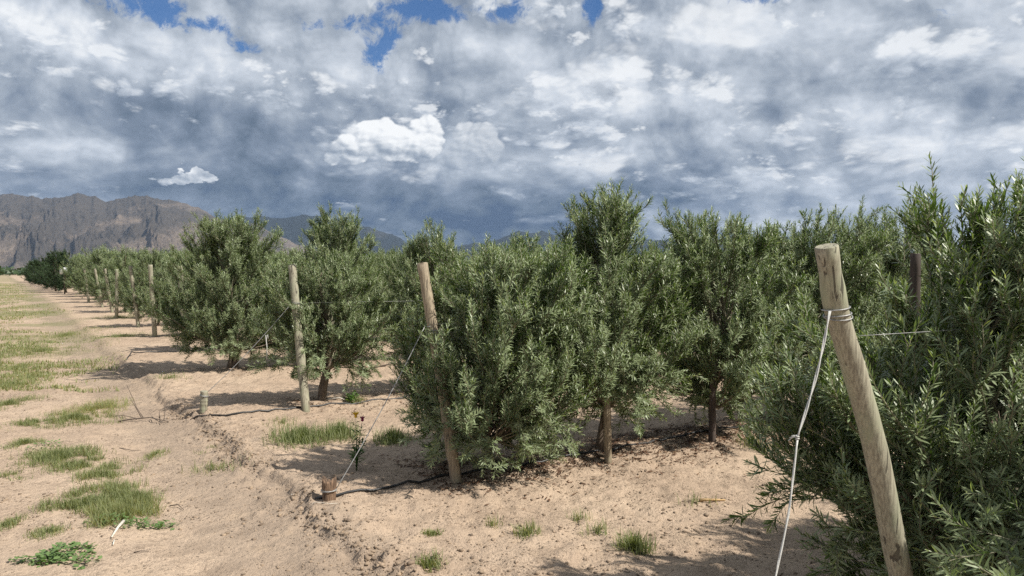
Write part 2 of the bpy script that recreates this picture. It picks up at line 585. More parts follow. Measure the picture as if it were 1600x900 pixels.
def mat_ground():
    m_, g, b, out = new_mat('sandy_soil')
    p = pos(g)
    n1 = g.noise(p, 0.55, 5.0, 0.6)
    n2 = g.noise(p, 3.2, 6.0, 0.62)
    n3 = g.noise(p, 26.0, 5.0, 0.62)
    n4 = g.noise(p, 120.0, 3.0, 0.6)
    rm = g.step(g.noise(p, 0.95, 5.0, 0.62), 0.42, 0.60, 0.20, 1.0)
    c = g.mix(g.step(n1, 0.38, 0.62), (0.392, 0.294, 0.216), (0.462, 0.354, 0.262))
    c = g.mix(g.m('MULTIPLY', g.step(n2, 0.49, 0.64), 0.65), c, (0.315, 0.236, 0.172))
    c = g.mix(g.m('MULTIPLY', g.step(n2, 0.46, 0.28), 0.35), c, (0.50, 0.375, 0.255))
    c = g.mix(g.m('MULTIPLY', g.step(n3, 0.515, 0.64), g.m('MULTIPLY', rm, 0.66)), c, (0.205, 0.150, 0.108))
    c = g.mix(g.m('MULTIPLY', g.step(n4, 0.53, 0.65), g.m('MULTIPLY', rm, 0.62)), c, (0.150, 0.108, 0.078))
    c = g.mix(g.m('MULTIPLY', g.step(n4, 0.46, 0.34), 0.45), c, (0.58, 0.46, 0.34))
    # crumbs of dark soil
    v = g.voro(g.v('ADD', p, g.v('SCALE', g.noisec(p, 30.0), 0.03)), 34.0)
    pick = g.step(g.noise(p, 5.0, 4.0, 0.65), 0.44, 0.60)
    crumb = g.m('MULTIPLY', g.step(v, 0.26, 0.16), pick)
    c = g.mix(g.m('MULTIPLY', crumb, 0.75), c, (0.105, 0.076, 0.054))
    # damp worn strip where the block breaks off to the lane, and far green-brown ground
    y = g.sep(p)[1]
    t = g.m('ADD', g.m('MULTIPLY', g.m('SUBTRACT', g.sep(p)[0], P1[0]), float(_M[0, 0])), g.m('MULTIPLY', g.m('SUBTRACT', y, P1[1]), float(_M[0, 1])))
    tw = g.m('ADD', t, g.m('MULTIPLY', g.m('SUBTRACT', n2, 0.5), 0.9))
    strip = g.m('MULTIPLY', g.step(tw, -2.15, -1.55), g.step(tw, -0.95, -1.25))
    c = g.mix(g.m('MULTIPLY', strip, 0.55), c, (0.275, 0.215, 0.165))
    weeds = g.m('MULTIPLY', g.step(g.noise(p, 0.35, 6.0, 0.66), 0.42, 0.56), g.m('MULTIPLY', g.step(y, 9.0, 26.0), g.step(tw, -0.6, -1.6)))
    c = g.mix(g.m('MULTIPLY', weeds, 0.68), c, (0.165, 0.170, 0.075))
    c = g.mix(g.m('MULTIPLY', g.step(y, 120.0, 600.0), 0.85), c, (0.075, 0.085, 0.045))
    g.put(b.inputs['Base Color'], c)
    b.inputs['Roughness'].default_value = 0.95
    b.inputs['Specular IOR Level'].default_value = 0.15
    h = g.m('ADD', g.m('MULTIPLY', n3, 0.7), g.m('ADD', g.m('MULTIPLY', n4, 0.30), g.m('MULTIPLY', crumb, 0.35)))
    g.put(b.inputs['Normal'], g.bump(h, 1.0, 0.03))
    return m_


def mat_rock(name, rock, pale, scrub, amount, zlo, zhi):  # scrub: dark plant tone that also carries painted cloud shadow
    m_, g, b, out = new_mat(name)
    p = g.v('SCALE', pos(g), 0.001)
    n1 = g.noise(g.v('MULTIPLY', p, (1.0, 0.45, 1.0)), 1.25, 6.0, 0.55)
    n2 = g.noise(p, 14.0, 6.0, 0.65)
    n3 = g.noise(p, 45.0, 4.0, 0.7)
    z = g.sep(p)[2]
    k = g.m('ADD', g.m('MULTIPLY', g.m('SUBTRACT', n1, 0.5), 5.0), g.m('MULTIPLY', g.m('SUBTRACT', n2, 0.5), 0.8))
    k = g.m('ADD', k, g.step(z, zlo, zhi, -0.42, 0.36))  # darker upslope: cloud shadow put into the rock colour
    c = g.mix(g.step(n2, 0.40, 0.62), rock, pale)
    c = g.mix(g.m('MULTIPLY', g.step(k, -0.12, 0.22), amount), c, scrub)  # scrub patches plus the cloud shadow painted upslope
    c = g.mix(g.m('MULTIPLY', g.step(n3, 0.52, 0.66), 0.65), c, scrub)
    c = g.mix(g.m('MULTIPLY', g.step(n3, 0.38, 0.28), 0.45), c, (0.36, 0.31, 0.26))
    g.put(b.inputs['Base Color'], c)
    b.inputs['Roughness'].default_value = 0.95
    b.inputs['Specular IOR Level'].default_value = 0.1
    g.put(b.inputs['Normal'], g.bump(g.m('ADD', n2, g.m('MULTIPLY', n3, 0.6)), 0.9, 70.0))
    return m_


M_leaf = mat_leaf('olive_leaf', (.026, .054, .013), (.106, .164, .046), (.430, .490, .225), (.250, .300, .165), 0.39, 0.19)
M_darkleaf = mat_leaf('dark_leaf', (.010, .026, .008), (.022, .048, .014), (.050, .085, .026), (.045, .075, .030), 0.5, 0.12)
M_twig = mat_plain('olive_twig', (.17, .165, .105), (.25, .23, .16), 60, 0.7, 0)
M_bark = mat_plain('olive_bark', (.085, .062, .044), (.19, .150, .112), 40, 0.9, 0.7, (1, 1, .25), 0.006)
M_post = mat_post('weathered_post', (.370, .345, .255), (.190, .168, .122), (.285, .305, .200))
M_tan = mat_post('tan_post', (.370, .305, .212), (.178, .138, .094), (.310, .275, .188))
M_stake = mat_plain('dark_stake', (.042, .031, .026), (.085, .062, .050), 30, 0.85, 0.6, (1, 1, .15))
M_stump = mat_plain('stump_wood', (.055, .034, .022), (.235, .150, .095), 55, 0.9, 0.9, (1, 1, .18), 0.008)
M_wire = mat_plain('galvanised_wire', (.24, .24, .235), (.38, .38, .37), 90, 0.5, 0, metal=0.4)
M_twine = mat_plain('pale_twine', (.36, .36, .34), (.60, .60, .57), 320, 0.7, 0)
M_hose = mat_plain('black_hose', (.012, .012, .013), (.030, .029, .028), 25, 0.45, 0.1)
M_grass = mat_leaf('grass_blade', (.085, .125, .038), (.205, .220, .095), (.480, .410, .235), (.20, .22, .10), 0.6, 0.30)
M_weed = mat_leaf('weed_leaf', (.060, .125, .028), (.110, .200, .048), (.20, .29, .08), (.13, .20, .07), 0.5, 0.25)
M_dry = mat_plain('dry_wood', (.075, .055, .042), (.15, .115, .09), 60, 0.9, 0.3)
M_pale = mat_plain('bleached_wood', (.50, .45, .38), (.66, .61, .53), 60, 0.85, 0.3)
M_soil = mat_ground()
M_clod = mat_plain('soil_clod', (.130, .095, .068), (.33, .245, .170), 9, 0.95, 0.5)  # dark tone includes the shade of the clods, put into their colour
M_litter = mat_leaf('dead_leaf', (.040, .022, .013), (.125, .062, .034), (.26, .17, .10), (.16, .10, .065), 0.7, 0.05)

# ------------------------------------------------------------------ ground, mountains, air
def axis(segs):
    out = [segs[0][0]]
    for a, b, n, k in segs:                          # from a to b in n steps, growing when k
        u = np.linspace(0, 1, n + 1)[1:]
        out += list(a + (b - a) * (u if not k else (np.expm1(u * k) / np.expm1(k))))
    return np.array(out)


def make_ground():
    ys = axis([(-600, -2, 40, -6.0), (-2, 2.2, 60, 0), (2.2, 10.5, 400, 0), (10.5, 40, 330, 1.6), (40, 12900, 110, 5.2)])
    xs = axis([(-8900, -26, 70, -5.5), (-26, -6.5, 200, -1.2), (-6.5, 5.0, 480, 0), (5.0, 26, 120, 1.6), (26, 8900, 70, 5.5)])
    X, Y = np.meshgrid(xs, ys)
    Z = gz(X, Y)
    V = np.stack([X, Y, Z], -1).reshape(-1, 3)
    nx, ny = len(xs), len(ys)
    i = np.arange(ny - 1)[:, None] * nx + np.arange(nx - 1)[None]
    Q = np.stack([i, i + 1, i + nx + 1, i + nx], -1).reshape(-1, 4)
    o = link('ground', np_mesh('ground', V, [Q], smooth=True), M_soil)
    kind(o, 'structure')


make_ground()


def ridge_noise(x, y, oct, seed):
    t, a, amp, f = 0.0, 0.0, 1.0, 1.0
    for o in range(oct):
        t = t + amp * (1 - np.abs(2 * vnoise(x * f, y * f, seed + o) - 1)) ** 1.4
        a += amp
        amp *= 0.52
        f *= 2.07
    return t / a


def mountains(name, crest_px, Y0, Y1, px0, px1, mat, n=760, m=170, seed=3, amp=0.30, spur=0.012):
    """a range whose foot lies at Y0 and whose crest stands at Y1 metres"""
    px = np.linspace(px0, px1, n)
    cx, cy = zip(*crest_px)
    crest = np.interp(px, cx, cy)
    crest = crest - 9.0 * (ridge_noise(px * 0.030, px * 0 + 1.3, 4, seed) - 0.55) * np.clip((425 - crest) / 40, 0, 1)
    hc = np.clip((HY - crest) / F * Y1, 0, None)
    t = np.concatenate([np.linspace(0, 1, m - 30), np.linspace(1, 1.9, 31)[1:]])
    T, HC = t[:, None], hc[None]
    Yv = Y0 + (Y1 - Y0) * T + 0 * HC
    X = (px[None] - CX) / F * Yv
    wob = 5.0 * (fbm(px[None] * 0.02, T * 2.5, 3, 0.5, seed + 9) - 0.5)
    sp = ridge_noise(px[None] * spur + wob * 0.30, T * 1.1 + 0 * px[None], 4, seed + 1)
    cr = ridge_noise(px[None] * 0.030 + wob * 0.5 + T * 1.1, T * 6.0 - px[None] * .012, 5, seed + 5)
    up = np.where(T <= 1, np.clip(T, 0, 1) ** 1.25, np.clip(1 - 0.9 * (T - 1) / 0.9, 0, 1))
    env = np.clip(T, 0, 1) ** 0.5 * np.clip(1.06 - T, 0.06, 1)
    Z = HC * up + HC * amp * 2.1 * (sp - 0.52) * env * 1.5 + HC * amp * 0.75 * (cr - 0.5) * np.clip(T * 3, 0, 1) * np.clip(1.25 - T, .2, 1)
    lim = HC * np.clip(0.14 + 0.86 * T, 0, 1) * Yv / Y1 * 0 + HC * 0.985 * Yv / Y1
    Z = np.where(T < 1, np.minimum(Z, lim), Z)
    Z = np.maximum(Z, -0.3) + 0.2
    V = np.stack([X, Yv, Z], -1).reshape(-1, 3)
    mm = len(t)
    i = np.arange(mm - 1)[:, None] * n + np.arange(n - 1)[None]
    Q = np.stack([i, i + 1, i + n + 1, i + n], -1).reshape(-1, 4)
    o = link(name, np_mesh(name, V, [Q], smooth=True), mat)
    kind(o, 'structure')


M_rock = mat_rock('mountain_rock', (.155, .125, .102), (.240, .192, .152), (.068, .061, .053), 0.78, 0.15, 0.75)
M_shaded_rock = mat_rock('far_mountain_shaded_rock', (.036, .040, .040), (.052, .054, .050), (.018, .025, .027), 0.9, 0.05, 0.5)  # darker rock: the cloud shade over this range is painted into it
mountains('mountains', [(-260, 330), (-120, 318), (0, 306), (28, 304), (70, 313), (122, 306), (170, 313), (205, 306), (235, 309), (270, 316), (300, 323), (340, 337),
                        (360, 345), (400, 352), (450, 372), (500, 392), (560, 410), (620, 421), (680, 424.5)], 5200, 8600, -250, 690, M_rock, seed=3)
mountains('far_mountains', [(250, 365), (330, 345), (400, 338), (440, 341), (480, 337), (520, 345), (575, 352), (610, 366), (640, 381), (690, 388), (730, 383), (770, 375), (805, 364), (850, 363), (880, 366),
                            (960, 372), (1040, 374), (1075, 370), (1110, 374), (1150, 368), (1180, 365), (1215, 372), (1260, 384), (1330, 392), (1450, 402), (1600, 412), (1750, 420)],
          8700, 11300, 240, 1700, M_shaded_rock, n=900, m=110, seed=23, amp=0.22, spur=0.02)


def make_haze():
    x0, x1, y0, y1, z0, z1 = -9000, 9000, -620, 13000, -1.6, 1120
    V = np.array([(x, y, z) for z in (z0, z1) for y in (y0, y1) for x in (x0, x1)], float)
    Q = np.array([(0, 2, 3, 1), (4, 5, 7, 6), (0, 1, 5, 4), (2, 6, 7, 3), (0, 4, 6, 2), (1, 3, 7, 5)])
    m_ = bpy.data.materials.new('haze')
    m_.use_nodes = True
    nt = m_.node_tree
    nt.nodes.clear()
    pv = nt.nodes.new('ShaderNodeVolumePrincipled')
    pv.inputs['Color'].default_value = (0.52, 0.70, 1.0, 1)
    pv.inputs['Density'].default_value = 2.1e-5
    out = nt.nodes.new('ShaderNodeOutputMaterial')
    nt.links.new(pv.outputs[0], out.inputs['Volume'])
    o = link('haze', np_mesh('haze', V, [Q]), m_)
    kind(o, 'stuff')


make_haze()

# ------------------------------------------------------------------ olive trees
def grow(p0, d0, L, up, n, rng, wild=0.10):
    P = [p0]
    d = norm(d0)
    p = p0
    for i in range(n):
        d = norm(d + np.array([0, 0, 1.0]) * (up[:, None] / n) + rng.normal(0, wild, d.shape))
        p = p + d * (L / n)[:, None]
        P.append(p)
    return np.stack(P, 1)


def leaves_on(Ps, L, spacing, size, rng, lod, lo=0.06):
    """opposite pairs of narrow leaves along every shoot"""
    N, n, _ = Ps.shape
    k = np.maximum((L / spacing).astype(int), 3)
    own = np.repeat(np.arange(N), k * 2)
    first = np.repeat(np.cumsum(k * 2) - k * 2, k * 2)
    loc = np.arange(len(own)) - first
    pair, side = loc // 2, loc % 2
    s = lo + (1.0 - lo) * (pair + 0.5 + rng.uniform(-.3, .3, len(own))) / k[own]
    s = np.clip(s, 0, 1)
    f = s * (n - 1)
    i = np.minimum(f.astype(int), n - 2)
    w = (f - i)[:, None]
    A, B = Ps[own, i], Ps[own, i + 1]
    base = A * (1 - w) + B * w
    T = norm(B - A)
    fr = norm(rng.normal(size=(N, 3)))[own]
    U = norm(np.cross(T, fr))
    W = np.cross(T, U)
    th = pair * (math.pi / 2) + side * math.pi + rng.normal(0, .35, len(own))
    O = np.cos(th)[:, None] * U + np.sin(th)[:, None] * W
    a = np.radians(55 - 27 * s ** 1.5 + rng.normal(0, 13, len(own)))
    D = norm(np.cos(a)[:, None] * T + np.sin(a)[:, None] * O + np.array([0, 0, .10]))
    nrm = norm(T * 1.0 + np.array([0, 0, .55]) - O * 0.2)
    nrm = norm(nrm - (nrm * D).sum(1, keepdims=True) * D)
    Wd = np.cross(D, nrm)
    ln = size * (0.62 + 0.55 * np.sin(np.clip(s * 1.05 + .12, 0, 1) * math.pi) ** 0.8) * rng.uniform(.8, 1.2, len(own))
    wd = ln * rng.uniform(.066, .094, len(own)) * (1.0 if lod == 0 else 1.12)
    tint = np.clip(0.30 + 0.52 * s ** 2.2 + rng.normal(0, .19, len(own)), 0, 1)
    l_, w_ = ln[:, None], wd[:, None]
    droop = (ln * rng.uniform(.02, .22, len(own)))[:, None]
    M = len(own)
    if lod == 0:
        pts = [base, base + D * l_ * .32 + Wd * w_ * .9 - nrm * droop * .1, base + D * l_ * .32 - Wd * w_ * .9 - nrm * droop * .1,
               base + D * l_ * .72 + Wd * w_ * .85 - nrm * droop * .5, base + D * l_ * .72 - Wd * w_ * .85 - nrm * droop * .5, base + D * l_ - nrm * droop]
        V = np.stack(pts, 1).reshape(-1, 3)
        b = np.arange(M)[:, None] * 6
        polys = [b + np.array([[0, 2, 1]]), b + np.array([[1, 2, 4, 3]]), b + np.array([[3, 4, 5]])]
        c = 6
    else:
        pts = [base, base + D * l_ * .48 + Wd * w_ - nrm * droop * .25, base + D * l_ - nrm * droop, base + D * l_ * .48 - Wd * w_ - nrm * droop * .25]
        V = np.stack(pts, 1).reshape(-1, 3)
        b = np.arange(M)[:, None] * 4
        polys = [b + np.array([[0, 3, 2, 1]])]
        c = 4
    return V, polys, np.repeat(tint, c)


def env_r(profile, z):
    zs, rs = zip(*profile)
    return np.interp(z, zs, rs)


def make_tree(seed, H, profile, prim=80, sec=9, ter=2, spacing=.0145, size=.049, lod=1, lean=(0, 0), lobes=.22, tops=12, prune=None, origin=None, clear=.30, thick=.034, stems=1, secL=(.18, .40)):
    """returns (trunk mesh, crown mesh); shape given as (height, radius) pairs"""
    rng = np.random.default_rng(seed)
    kz = (H - .30) / H                               # the last shoots stand above the outline
    profile = [(z * (1 - (1 - kz) * min(1, z / H)), r * .94) for z, r in profile]
    ph = rng.uniform(0, 2 * math.pi, 3)

    def lob(az, z):
        return 1 + lobes * (np.sin(2 * az + ph[0] + z * 1.3) * .5 + np.sin(3 * az + ph[1] - z * 2.1) * .5 + .5 * np.sin(5 * az + ph[2] + 3 * z))
    lean = np.array([lean[0], lean[1], 0.0])
    zmin, zmax = profile[0][0], profile[-1][0]

    def axis_at(z):
        k = np.clip(np.asarray(z) / H, 0, 1)
        wob = .05 * np.sin(np.asarray(z) * 4 + ph[0])
        return np.stack([lean[0] * k ** 1.3 + wob, lean[1] * k ** 1.3 + .04 * np.sin(np.asarray(z) * 5 + ph[1]), np.asarray(z) + 0 * k], -1)
    # primaries: tips spread over the outline
    N = prim
    zt = np.linspace(zmin, zmax, 300)
    wgt = (env_r(profile, zt) + .06)
    cdf = np.cumsum(wgt) / wgt.sum()
    z = np.interp((np.arange(N) + rng.uniform(0, 1, N)) / N, cdf, zt)
    az = np.arange(N) * 2.39996 + rng.normal(0, .35, N)
    rad = env_r(profile, z) * lob(az, z) * rng.choice([1.0, .95, .72, .48, .85], N) * rng.uniform(.86, 1.08, N)
    out = np.stack([np.cos(az), np.sin(az), 0 * az], -1)
    tip = axis_at(z) + out * rad[:, None]
    zb = np.clip(z - rad * rng.uniform(.55, 1.25, N) - .05, clear * .9, H * .82)
    low = z < clear + .25
    zb = np.where(low, np.clip(z + rng.uniform(.0, .25, N), clear, H * .5), zb)
    base = axis_at(zb)
    ctrl = base * .45 + tip * .55 + np.array([0, 0, 1.0]) * (np.where(low, .16, -.10) * rad)[:, None] + rng.normal(0, .04, base.shape)
    u = np.linspace(0, 1, 8)[None, :, None]
    Pp = (1 - u) ** 2 * base[:, None] + 2 * u * (1 - u) * ctrl[:, None] + u * u * tip[:, None]
    Pp[:, 1:-1] += rng.normal(0, .012, Pp[:, 1:-1].shape)
    # upright leaders making the feathery top
    if tops:
        za = rng.uniform(H * .35, H * .70, tops)
        az2 = rng.uniform(0, 2 * math.pi, tops)
        rtop = env_r(profile, zmax * .93) * rng.uniform(.1, 1.0, tops) + .02
        zt2 = zmax * rng.uniform(.86, 1.06, tops)
        tip2 = axis_at(np.minimum(zt2, zmax)) + np.stack([np.cos(az2) * rtop, np.sin(az2) * rtop, zt2 - np.minimum(zt2, zmax)], -1)
        b2 = axis_at(za)
        c2 = b2 * .4 + tip2 * .6 + np.stack([np.cos(az2), np.sin(az2), 0 * az2], -1) * .07
        P2 = (1 - u) ** 2 * b2[:, None] + 2 * u * (1 - u) * c2[:, None] + u * u * tip2[:, None]
        Pp = np.concatenate([Pp, P2])
        low = np.concatenate([low, np.zeros(tops, bool)])
    N = len(Pp)
    Lp = np.linalg.norm(np.diff(Pp, axis=1), axis=2).sum(1)

    def branch_off(Ps, per, s0, s1, L0, L1, fwd, rnd, outw, upw, up, n, lowmask):
        own = np.repeat(np.arange(len(Ps)), per)
        s = s0 + (s1 - s0) * rng.uniform(0, 1, len(own)) ** .8
        f = s * (Ps.shape[1] - 1)
        i = np.minimum(f.astype(int), Ps.shape[1] - 2)
        w = (f - i)[:, None]
        b = Ps[own, i] * (1 - w) + Ps[own, i + 1] * w
        T = norm(Ps[own, i + 1] - Ps[own, i])
        ax = axis_at(b[:, 2])
        O = norm((b - ax) * np.array([1, 1, .0]) + 1e-6)
        lw = lowmask[own]
        d = norm(fwd * T + rnd * norm(rng.normal(size=b.shape)) + outw * O + np.array([0, 0, 1.0]) * np.where(lw, upw * .15, upw)[:, None])
        L = rng.uniform(L0, L1, len(own)) * (1.15 - .5 * s)
        return grow(b, d, L, np.where(lw, -.05, up) * np.ones(len(own)), n, rng), L, lw
    per = np.maximum((sec * np.clip(Lp / .75, .35, 1.5)).astype(int), 2)
    own = np.repeat(np.arange(N), per)
    PS, LS, lwS = branch_off(Pp, per, .26, 1.0, secL[0], secL[1], .60, .58, .24, .46, .55, 5, low)
    shoots = [(PS, LS)]
    # the ends of the primaries carry leaves as well
    tipk = Pp[:, 3:]
    shoots.append((tipk, np.linalg.norm(np.diff(tipk, axis=1), axis=2).sum(1)))
    if ter:
        PT, LT, _ = branch_off(PS, ter, .2, .9, .08, .20, .75, .58, .18, .36, .35, 4, lwS)
        shoots.append((PT, LT))
    V0, poly, tint = [], [], []
    bag = Bag()
    for Ps, L in shoots:
        keep = np.ones(len(Ps), bool)
        if prune is not None:
            w = Ps + origin
            keep = prune(w)
        keep &= Ps[:, :, 2].min(1) > .05
        Ps, L = Ps[keep], L[keep]
        if not len(Ps):
            continue
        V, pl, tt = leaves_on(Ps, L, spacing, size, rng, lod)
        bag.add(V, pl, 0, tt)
        V, q = tubes(Ps, .0026 if lod == 0 else .0032, .0012, 3)
        bag.add(V, [q], 1, .5)
    kp = np.ones(len(Pp), bool)
    if prune is not None:
        kp = prune(Pp + origin)
    V, q = tubes(Pp[kp], .0095, .003, 4)
    bag.add(V, [q], 1, .4)
    crown = np_mesh('crown', np.concatenate(bag.V), bag.P, bag.M, {'tint': np.concatenate(bag.A)})
    crown.materials.append(M_leaf)
    crown.materials.append(M_twig)
    # trunk and limbs
    tb = Bag()
    for k in range(stems):
        off = np.array([0.0, 0, 0]) if k == 0 else np.array([rng.uniform(-.12, .12), rng.uniform(-.06, .06), 0])
        zz = np.linspace(-.06, H * .80, 14)
        Pt = axis_at(zz) + off * (1 - zz / H)[:, None]
        Pt[:, :2] += rng.normal(0, .006, (14, 2))
        rr = thick * (1.0 - .80 * np.linspace(0, 1, 14)) * (1 if k == 0 else .7)
        rr[0] *= 1.5
        rr[1] *= 1.15
        tb.tube(Pt, rr, 8)
    big = np.argsort(-Lp)[: max(10, prim // 5)]
    for b in big:
        if kp[b]:
            tb.tube(Pp[b][:5], np.linspace(.014, .007, 5), 6)
    trunk = np_mesh('trunk', np.concatenate(tb.V), tb.P, tb.M, None, True)
    trunk.materials.append(M_bark)
    return trunk, crown


def plant_tree(meshes, xy, label, group='olive trees in the orchard rows', rz=0.0, sc=1.0, name='olive_tree'):
    t = thing(name, label, 'olive tree' if name == 'olive_tree' else 'tree', ground(xy), rz, group)
    t.scale = (sc, sc, sc) if not isinstance(sc, tuple) else sc
    link('trunk', meshes[0], M_bark, t)
    link('crown', meshes[1], [M_leaf, M_twig], t)
    return t


POSTS = {}


def lean_axis(k, base, top):
    POSTS[k] = (np.array(base, float), np.array(top, float))


def on_row(k, t):
    return P1 + STEP * (k - 1) + ROW * t


post_top = {1: at(1291, 386, 2.62), 2: at(660, 412, 5.66), 3: at(457, 415, 8.74)}
for k_, b_ in ((1, (1.58, 2.90)), (2, tuple(gp(712, 756)[:2])), (3, tuple(gp(477, 644)[:2]))):
    lean_axis(k_, ground(b_), post_top[k_])


def clear_of_post(k, zlo=0.0, half=.075, allow=.05, seed=1, near=.05, foot=.34):
    """branches kept off the camera-side face of an end post, the way growers tie them back"""
    B, Tt = POSTS[k]
    rng = np.random.default_rng(seed)

    def f(P):
        z = P[..., 2]
        s = np.clip((z - B[2]) / (Tt[2] - B[2]), 0, 1.05)
        ax = B + (Tt - B) * s[..., None]
        vw = norm(np.array([0, 0, CAMH]) - ax)
        rel = P - ax
        fwd = (rel * vw).sum(-1)
        side = np.abs(rel[..., 0] * vw[..., 1] - rel[..., 1] * vw[..., 0])
        bad = (fwd > -near) & (side < half + .02 * fwd) & ((z > zlo) | (z < foot)) & (z < Tt[2] + .25)
        return ~bad.any(1) | (rng.uniform(size=len(P)) < allow)
    return f


def both(*fs):
    return lambda P: np.logical_and.reduce([f(P) for f in fs])


STAKE = np.array([2.02, 3.86])


def sightline(P):
    """the gap in the near crown through which the dark stake shows"""
    px, py = to_px(P)
    return ~((np.abs(px - 1432) < 13) & (py > 392) & (py < 470) & (P[..., 1] < 3.9)).any(1)


NT = []
o1 = ground((1.96, 3.16))
NT.append(((1.96, 3.16), make_tree(101, 1.82, [(.08, .55), (.4, .82), (.84, 1.04), (1.25, .80), (1.6, .46), (1.98, .30)], prim=135, sec=12, ter=2, spacing=.0125, size=.047, lod=0,
                                   tops=16, prune=both(clear_of_post(1, 0.0, .085, .03, 2), sightline), origin=o1, lean=(.12, .02), secL=(.18, .40), lobes=.15),
           'large olive tree nearest the camera, behind the tallest leaning post with its twine'))
NT.append(((3.06, 3.80), make_tree(102, 1.90, [(.15, .5), (.5, .85), (1.0, .95), (1.5, .7), (2.0, .35)], prim=85, sec=10, spacing=.0130, size=.0465, lod=0, tops=14),
           'olive tree at the right edge of the view, close behind the nearest olive'))
o2 = ground((-.21, 5.80))
NT.append(((-.21, 5.80), make_tree(103, 1.80, lean=(.16, .06), profile=[(.03, .46), (.25, .62), (.6, .74), (1.15, .80), (1.5, .70), (1.8, .52)], prim=135, sec=11, ter=2, spacing=.0130, size=.0465,
                                   tops=22, prune=clear_of_post(2, 1.22, .05, .02, 4), origin=o2, clear=.2, lobes=.14),
           'round bushy olive tree behind the tan leaning post, its foliage reaching the ground'))
NT.append(((.77, 6.45), make_tree(104, 2.24, [(.30, .40), (.5, .60), (.95, .80), (1.4, .74), (1.7, .58), (2.0, .38), (2.3, .15)], prim=115, sec=10, ter=2, spacing=.0130, size=.0465, tops=16, clear=.40, lobes=.2),
           'tallest olive tree of the second row, with a pointed plume of shoots at its top'))
NT.append(((1.92, 7.12), make_tree(105, 2.02, [(.18, .46), (.5, .70), (1.1, .80), (1.6, .70), (2.1, .48)], prim=100, sec=10, ter=2, spacing=.0135, tops=18, clear=.24),
           'olive tree with a dark reddish trunk, third behind the tan leaning post'))
NT.append(((3.05, 7.80), make_tree(106, 2.22, [(.2, .5), (.6, .74), (1.1, .82), (1.6, .74), (2.2, .48)], prim=95, sec=9, ter=2, spacing=.0145, tops=18),
           'olive tree whose silvery top shows just left of the tallest leaning post'))
NT.append(((4.2, 8.5), make_tree(107, 2.30, [(.2, .5), (.6, .74), (1.1, .84), (1.7, .74), (2.28, .5)], prim=95, sec=9, ter=2, spacing=.0145, tops=20),
           'olive tree with pale shoots showing between the tallest leaning post and the dark stake'))
o3 = ground((-2.22, 9.15))
NT.append(((-2.22, 9.15), make_tree(108, 1.92, [(.30, .42), (.55, .66), (.95, .76), (1.4, .72), (1.85, .50)], prim=110, sec=10, ter=2, spacing=.0155, tops=16,
                                    prune=clear_of_post(3, 1.25, .06, .02, 6), origin=o3, clear=.42, thick=.040, stems=2),
           'compact olive tree behind the pale grey post, on two dark stems'))
NT.append(((-1.02, 9.85), make_tree(109, 2.26, [(.35, .4), (.6, .66), (1.1, .76), (1.6, .62), (2.18, .26)], prim=95, sec=9, ter=2, spacing=.0165, tops=14),
           'olive tree with a tuft of tall shoots, between pale grey post and tan post'))
NT.append(((-4.42, 12.1), make_tree(110, 2.62, [(.20, .75), (.7, 1.16), (1.2, 1.20), (1.7, 1.02), (2.1, .78), (2.5, .46)], prim=140, sec=10, ter=2, spacing=.0155, size=.051, tops=26, clear=.34, stems=3, thick=.05, lobes=.25),
           'broad tall olive tree left of the pale grey post, on several stems'))
NT.append(((-3.06, 12.75), make_tree(111, 2.44, [(.30, .6), (.7, .95), (1.2, 1.02), (1.8, .92), (2.2, .70), (2.6, .38)], prim=120, sec=9, ter=2, spacing=.016, size=.051, tops=20, lean=(.2, 0)),
           'tall olive tree leaning right, its plume rising behind the pale grey post'))
for xy, ms, lab in NT:
    plant_tree(ms, xy, lab)

GEN = [make_tree(201 + i, h, [(.18, .48), (.6, .74), (1.1, .84), (1.6, .76), (h - .04, .50)], prim=88, sec=8, ter=2, spacing=.0175, size=.053, tops=16, lobes=.28)
       for i, h in enumerate((1.98, 2.12, 2.05, 2.2))]
FARG = [make_tree(301 + i, h, [(.15, .52), (.6, .82), (1.1, .92), (1.6, .82), (h - .04, .55)], prim=60, sec=7, ter=1, spacing=.024, size=.074, tops=12, lobes=.3)
        for i, h in enumerate((2.1, 2.3))]
ORD = ['first', 'second', 'third', 'fourth', 'fifth', 'sixth', 'seventh', 'eighth', 'ninth', 'tenth', 'eleventh', 'twelfth', 'thirteenth', 'fourteenth', 'fifteenth', 'sixteenth', 'seventeenth', 'eighteenth', 'nineteenth', 'twentieth',
       'twenty-first', 'twenty-second', 'twenty-third', 'twenty-fourth']

# ------------------------------------------------------------------ the rest of the orchard
rng0 = np.random.default_rng(77)
ROWS = {1: (2, 4), 2: (5, 10), 3: (2, 13), 4: (2, 13), 5: (0, 13), 6: (0, 12), 7: (0, 12), 8: (0, 11), 9: (0, 10), 10: (0, 9), 11: (0, 9), 12: (0, 8), 13: (0, 7), 14: (0, 6)}
SKIP = set()
for k_, (j0, j1) in ROWS.items():
    for j in range(j0, j1):
        jit = rng0.normal(0, .06, 2)
        rz_, sc_ = rng0.uniform(0, 2 * math.pi), rng0.uniform(.90, 1.07)
        pick = rng0.integers(0, 4)
        if (k_, j) in SKIP:
            continue
        xy = on_row(k_, (.42 if k_ < 5 else .62) + 1.32 * j) + jit
        if xy[0] / xy[1] > .80 and k_ > 2:
            continue
        far_ = k_ >= 8
        ms = FARG[pick % 2] if far_ else GEN[pick]
        if k_ >= 11:
            sc_ *= 1.10
        nm = 'the lane' if k_ > 2 else 'its post'
        plant_tree(ms, xy, f'{ORD[j]} olive tree in from {nm}, in the {ORD[k_ - 1]} row from the camera', rz=rz_, sc=(sc_ * rng0.uniform(.93, 1.08), sc_ * rng0.uniform(.93, 1.08), sc_))

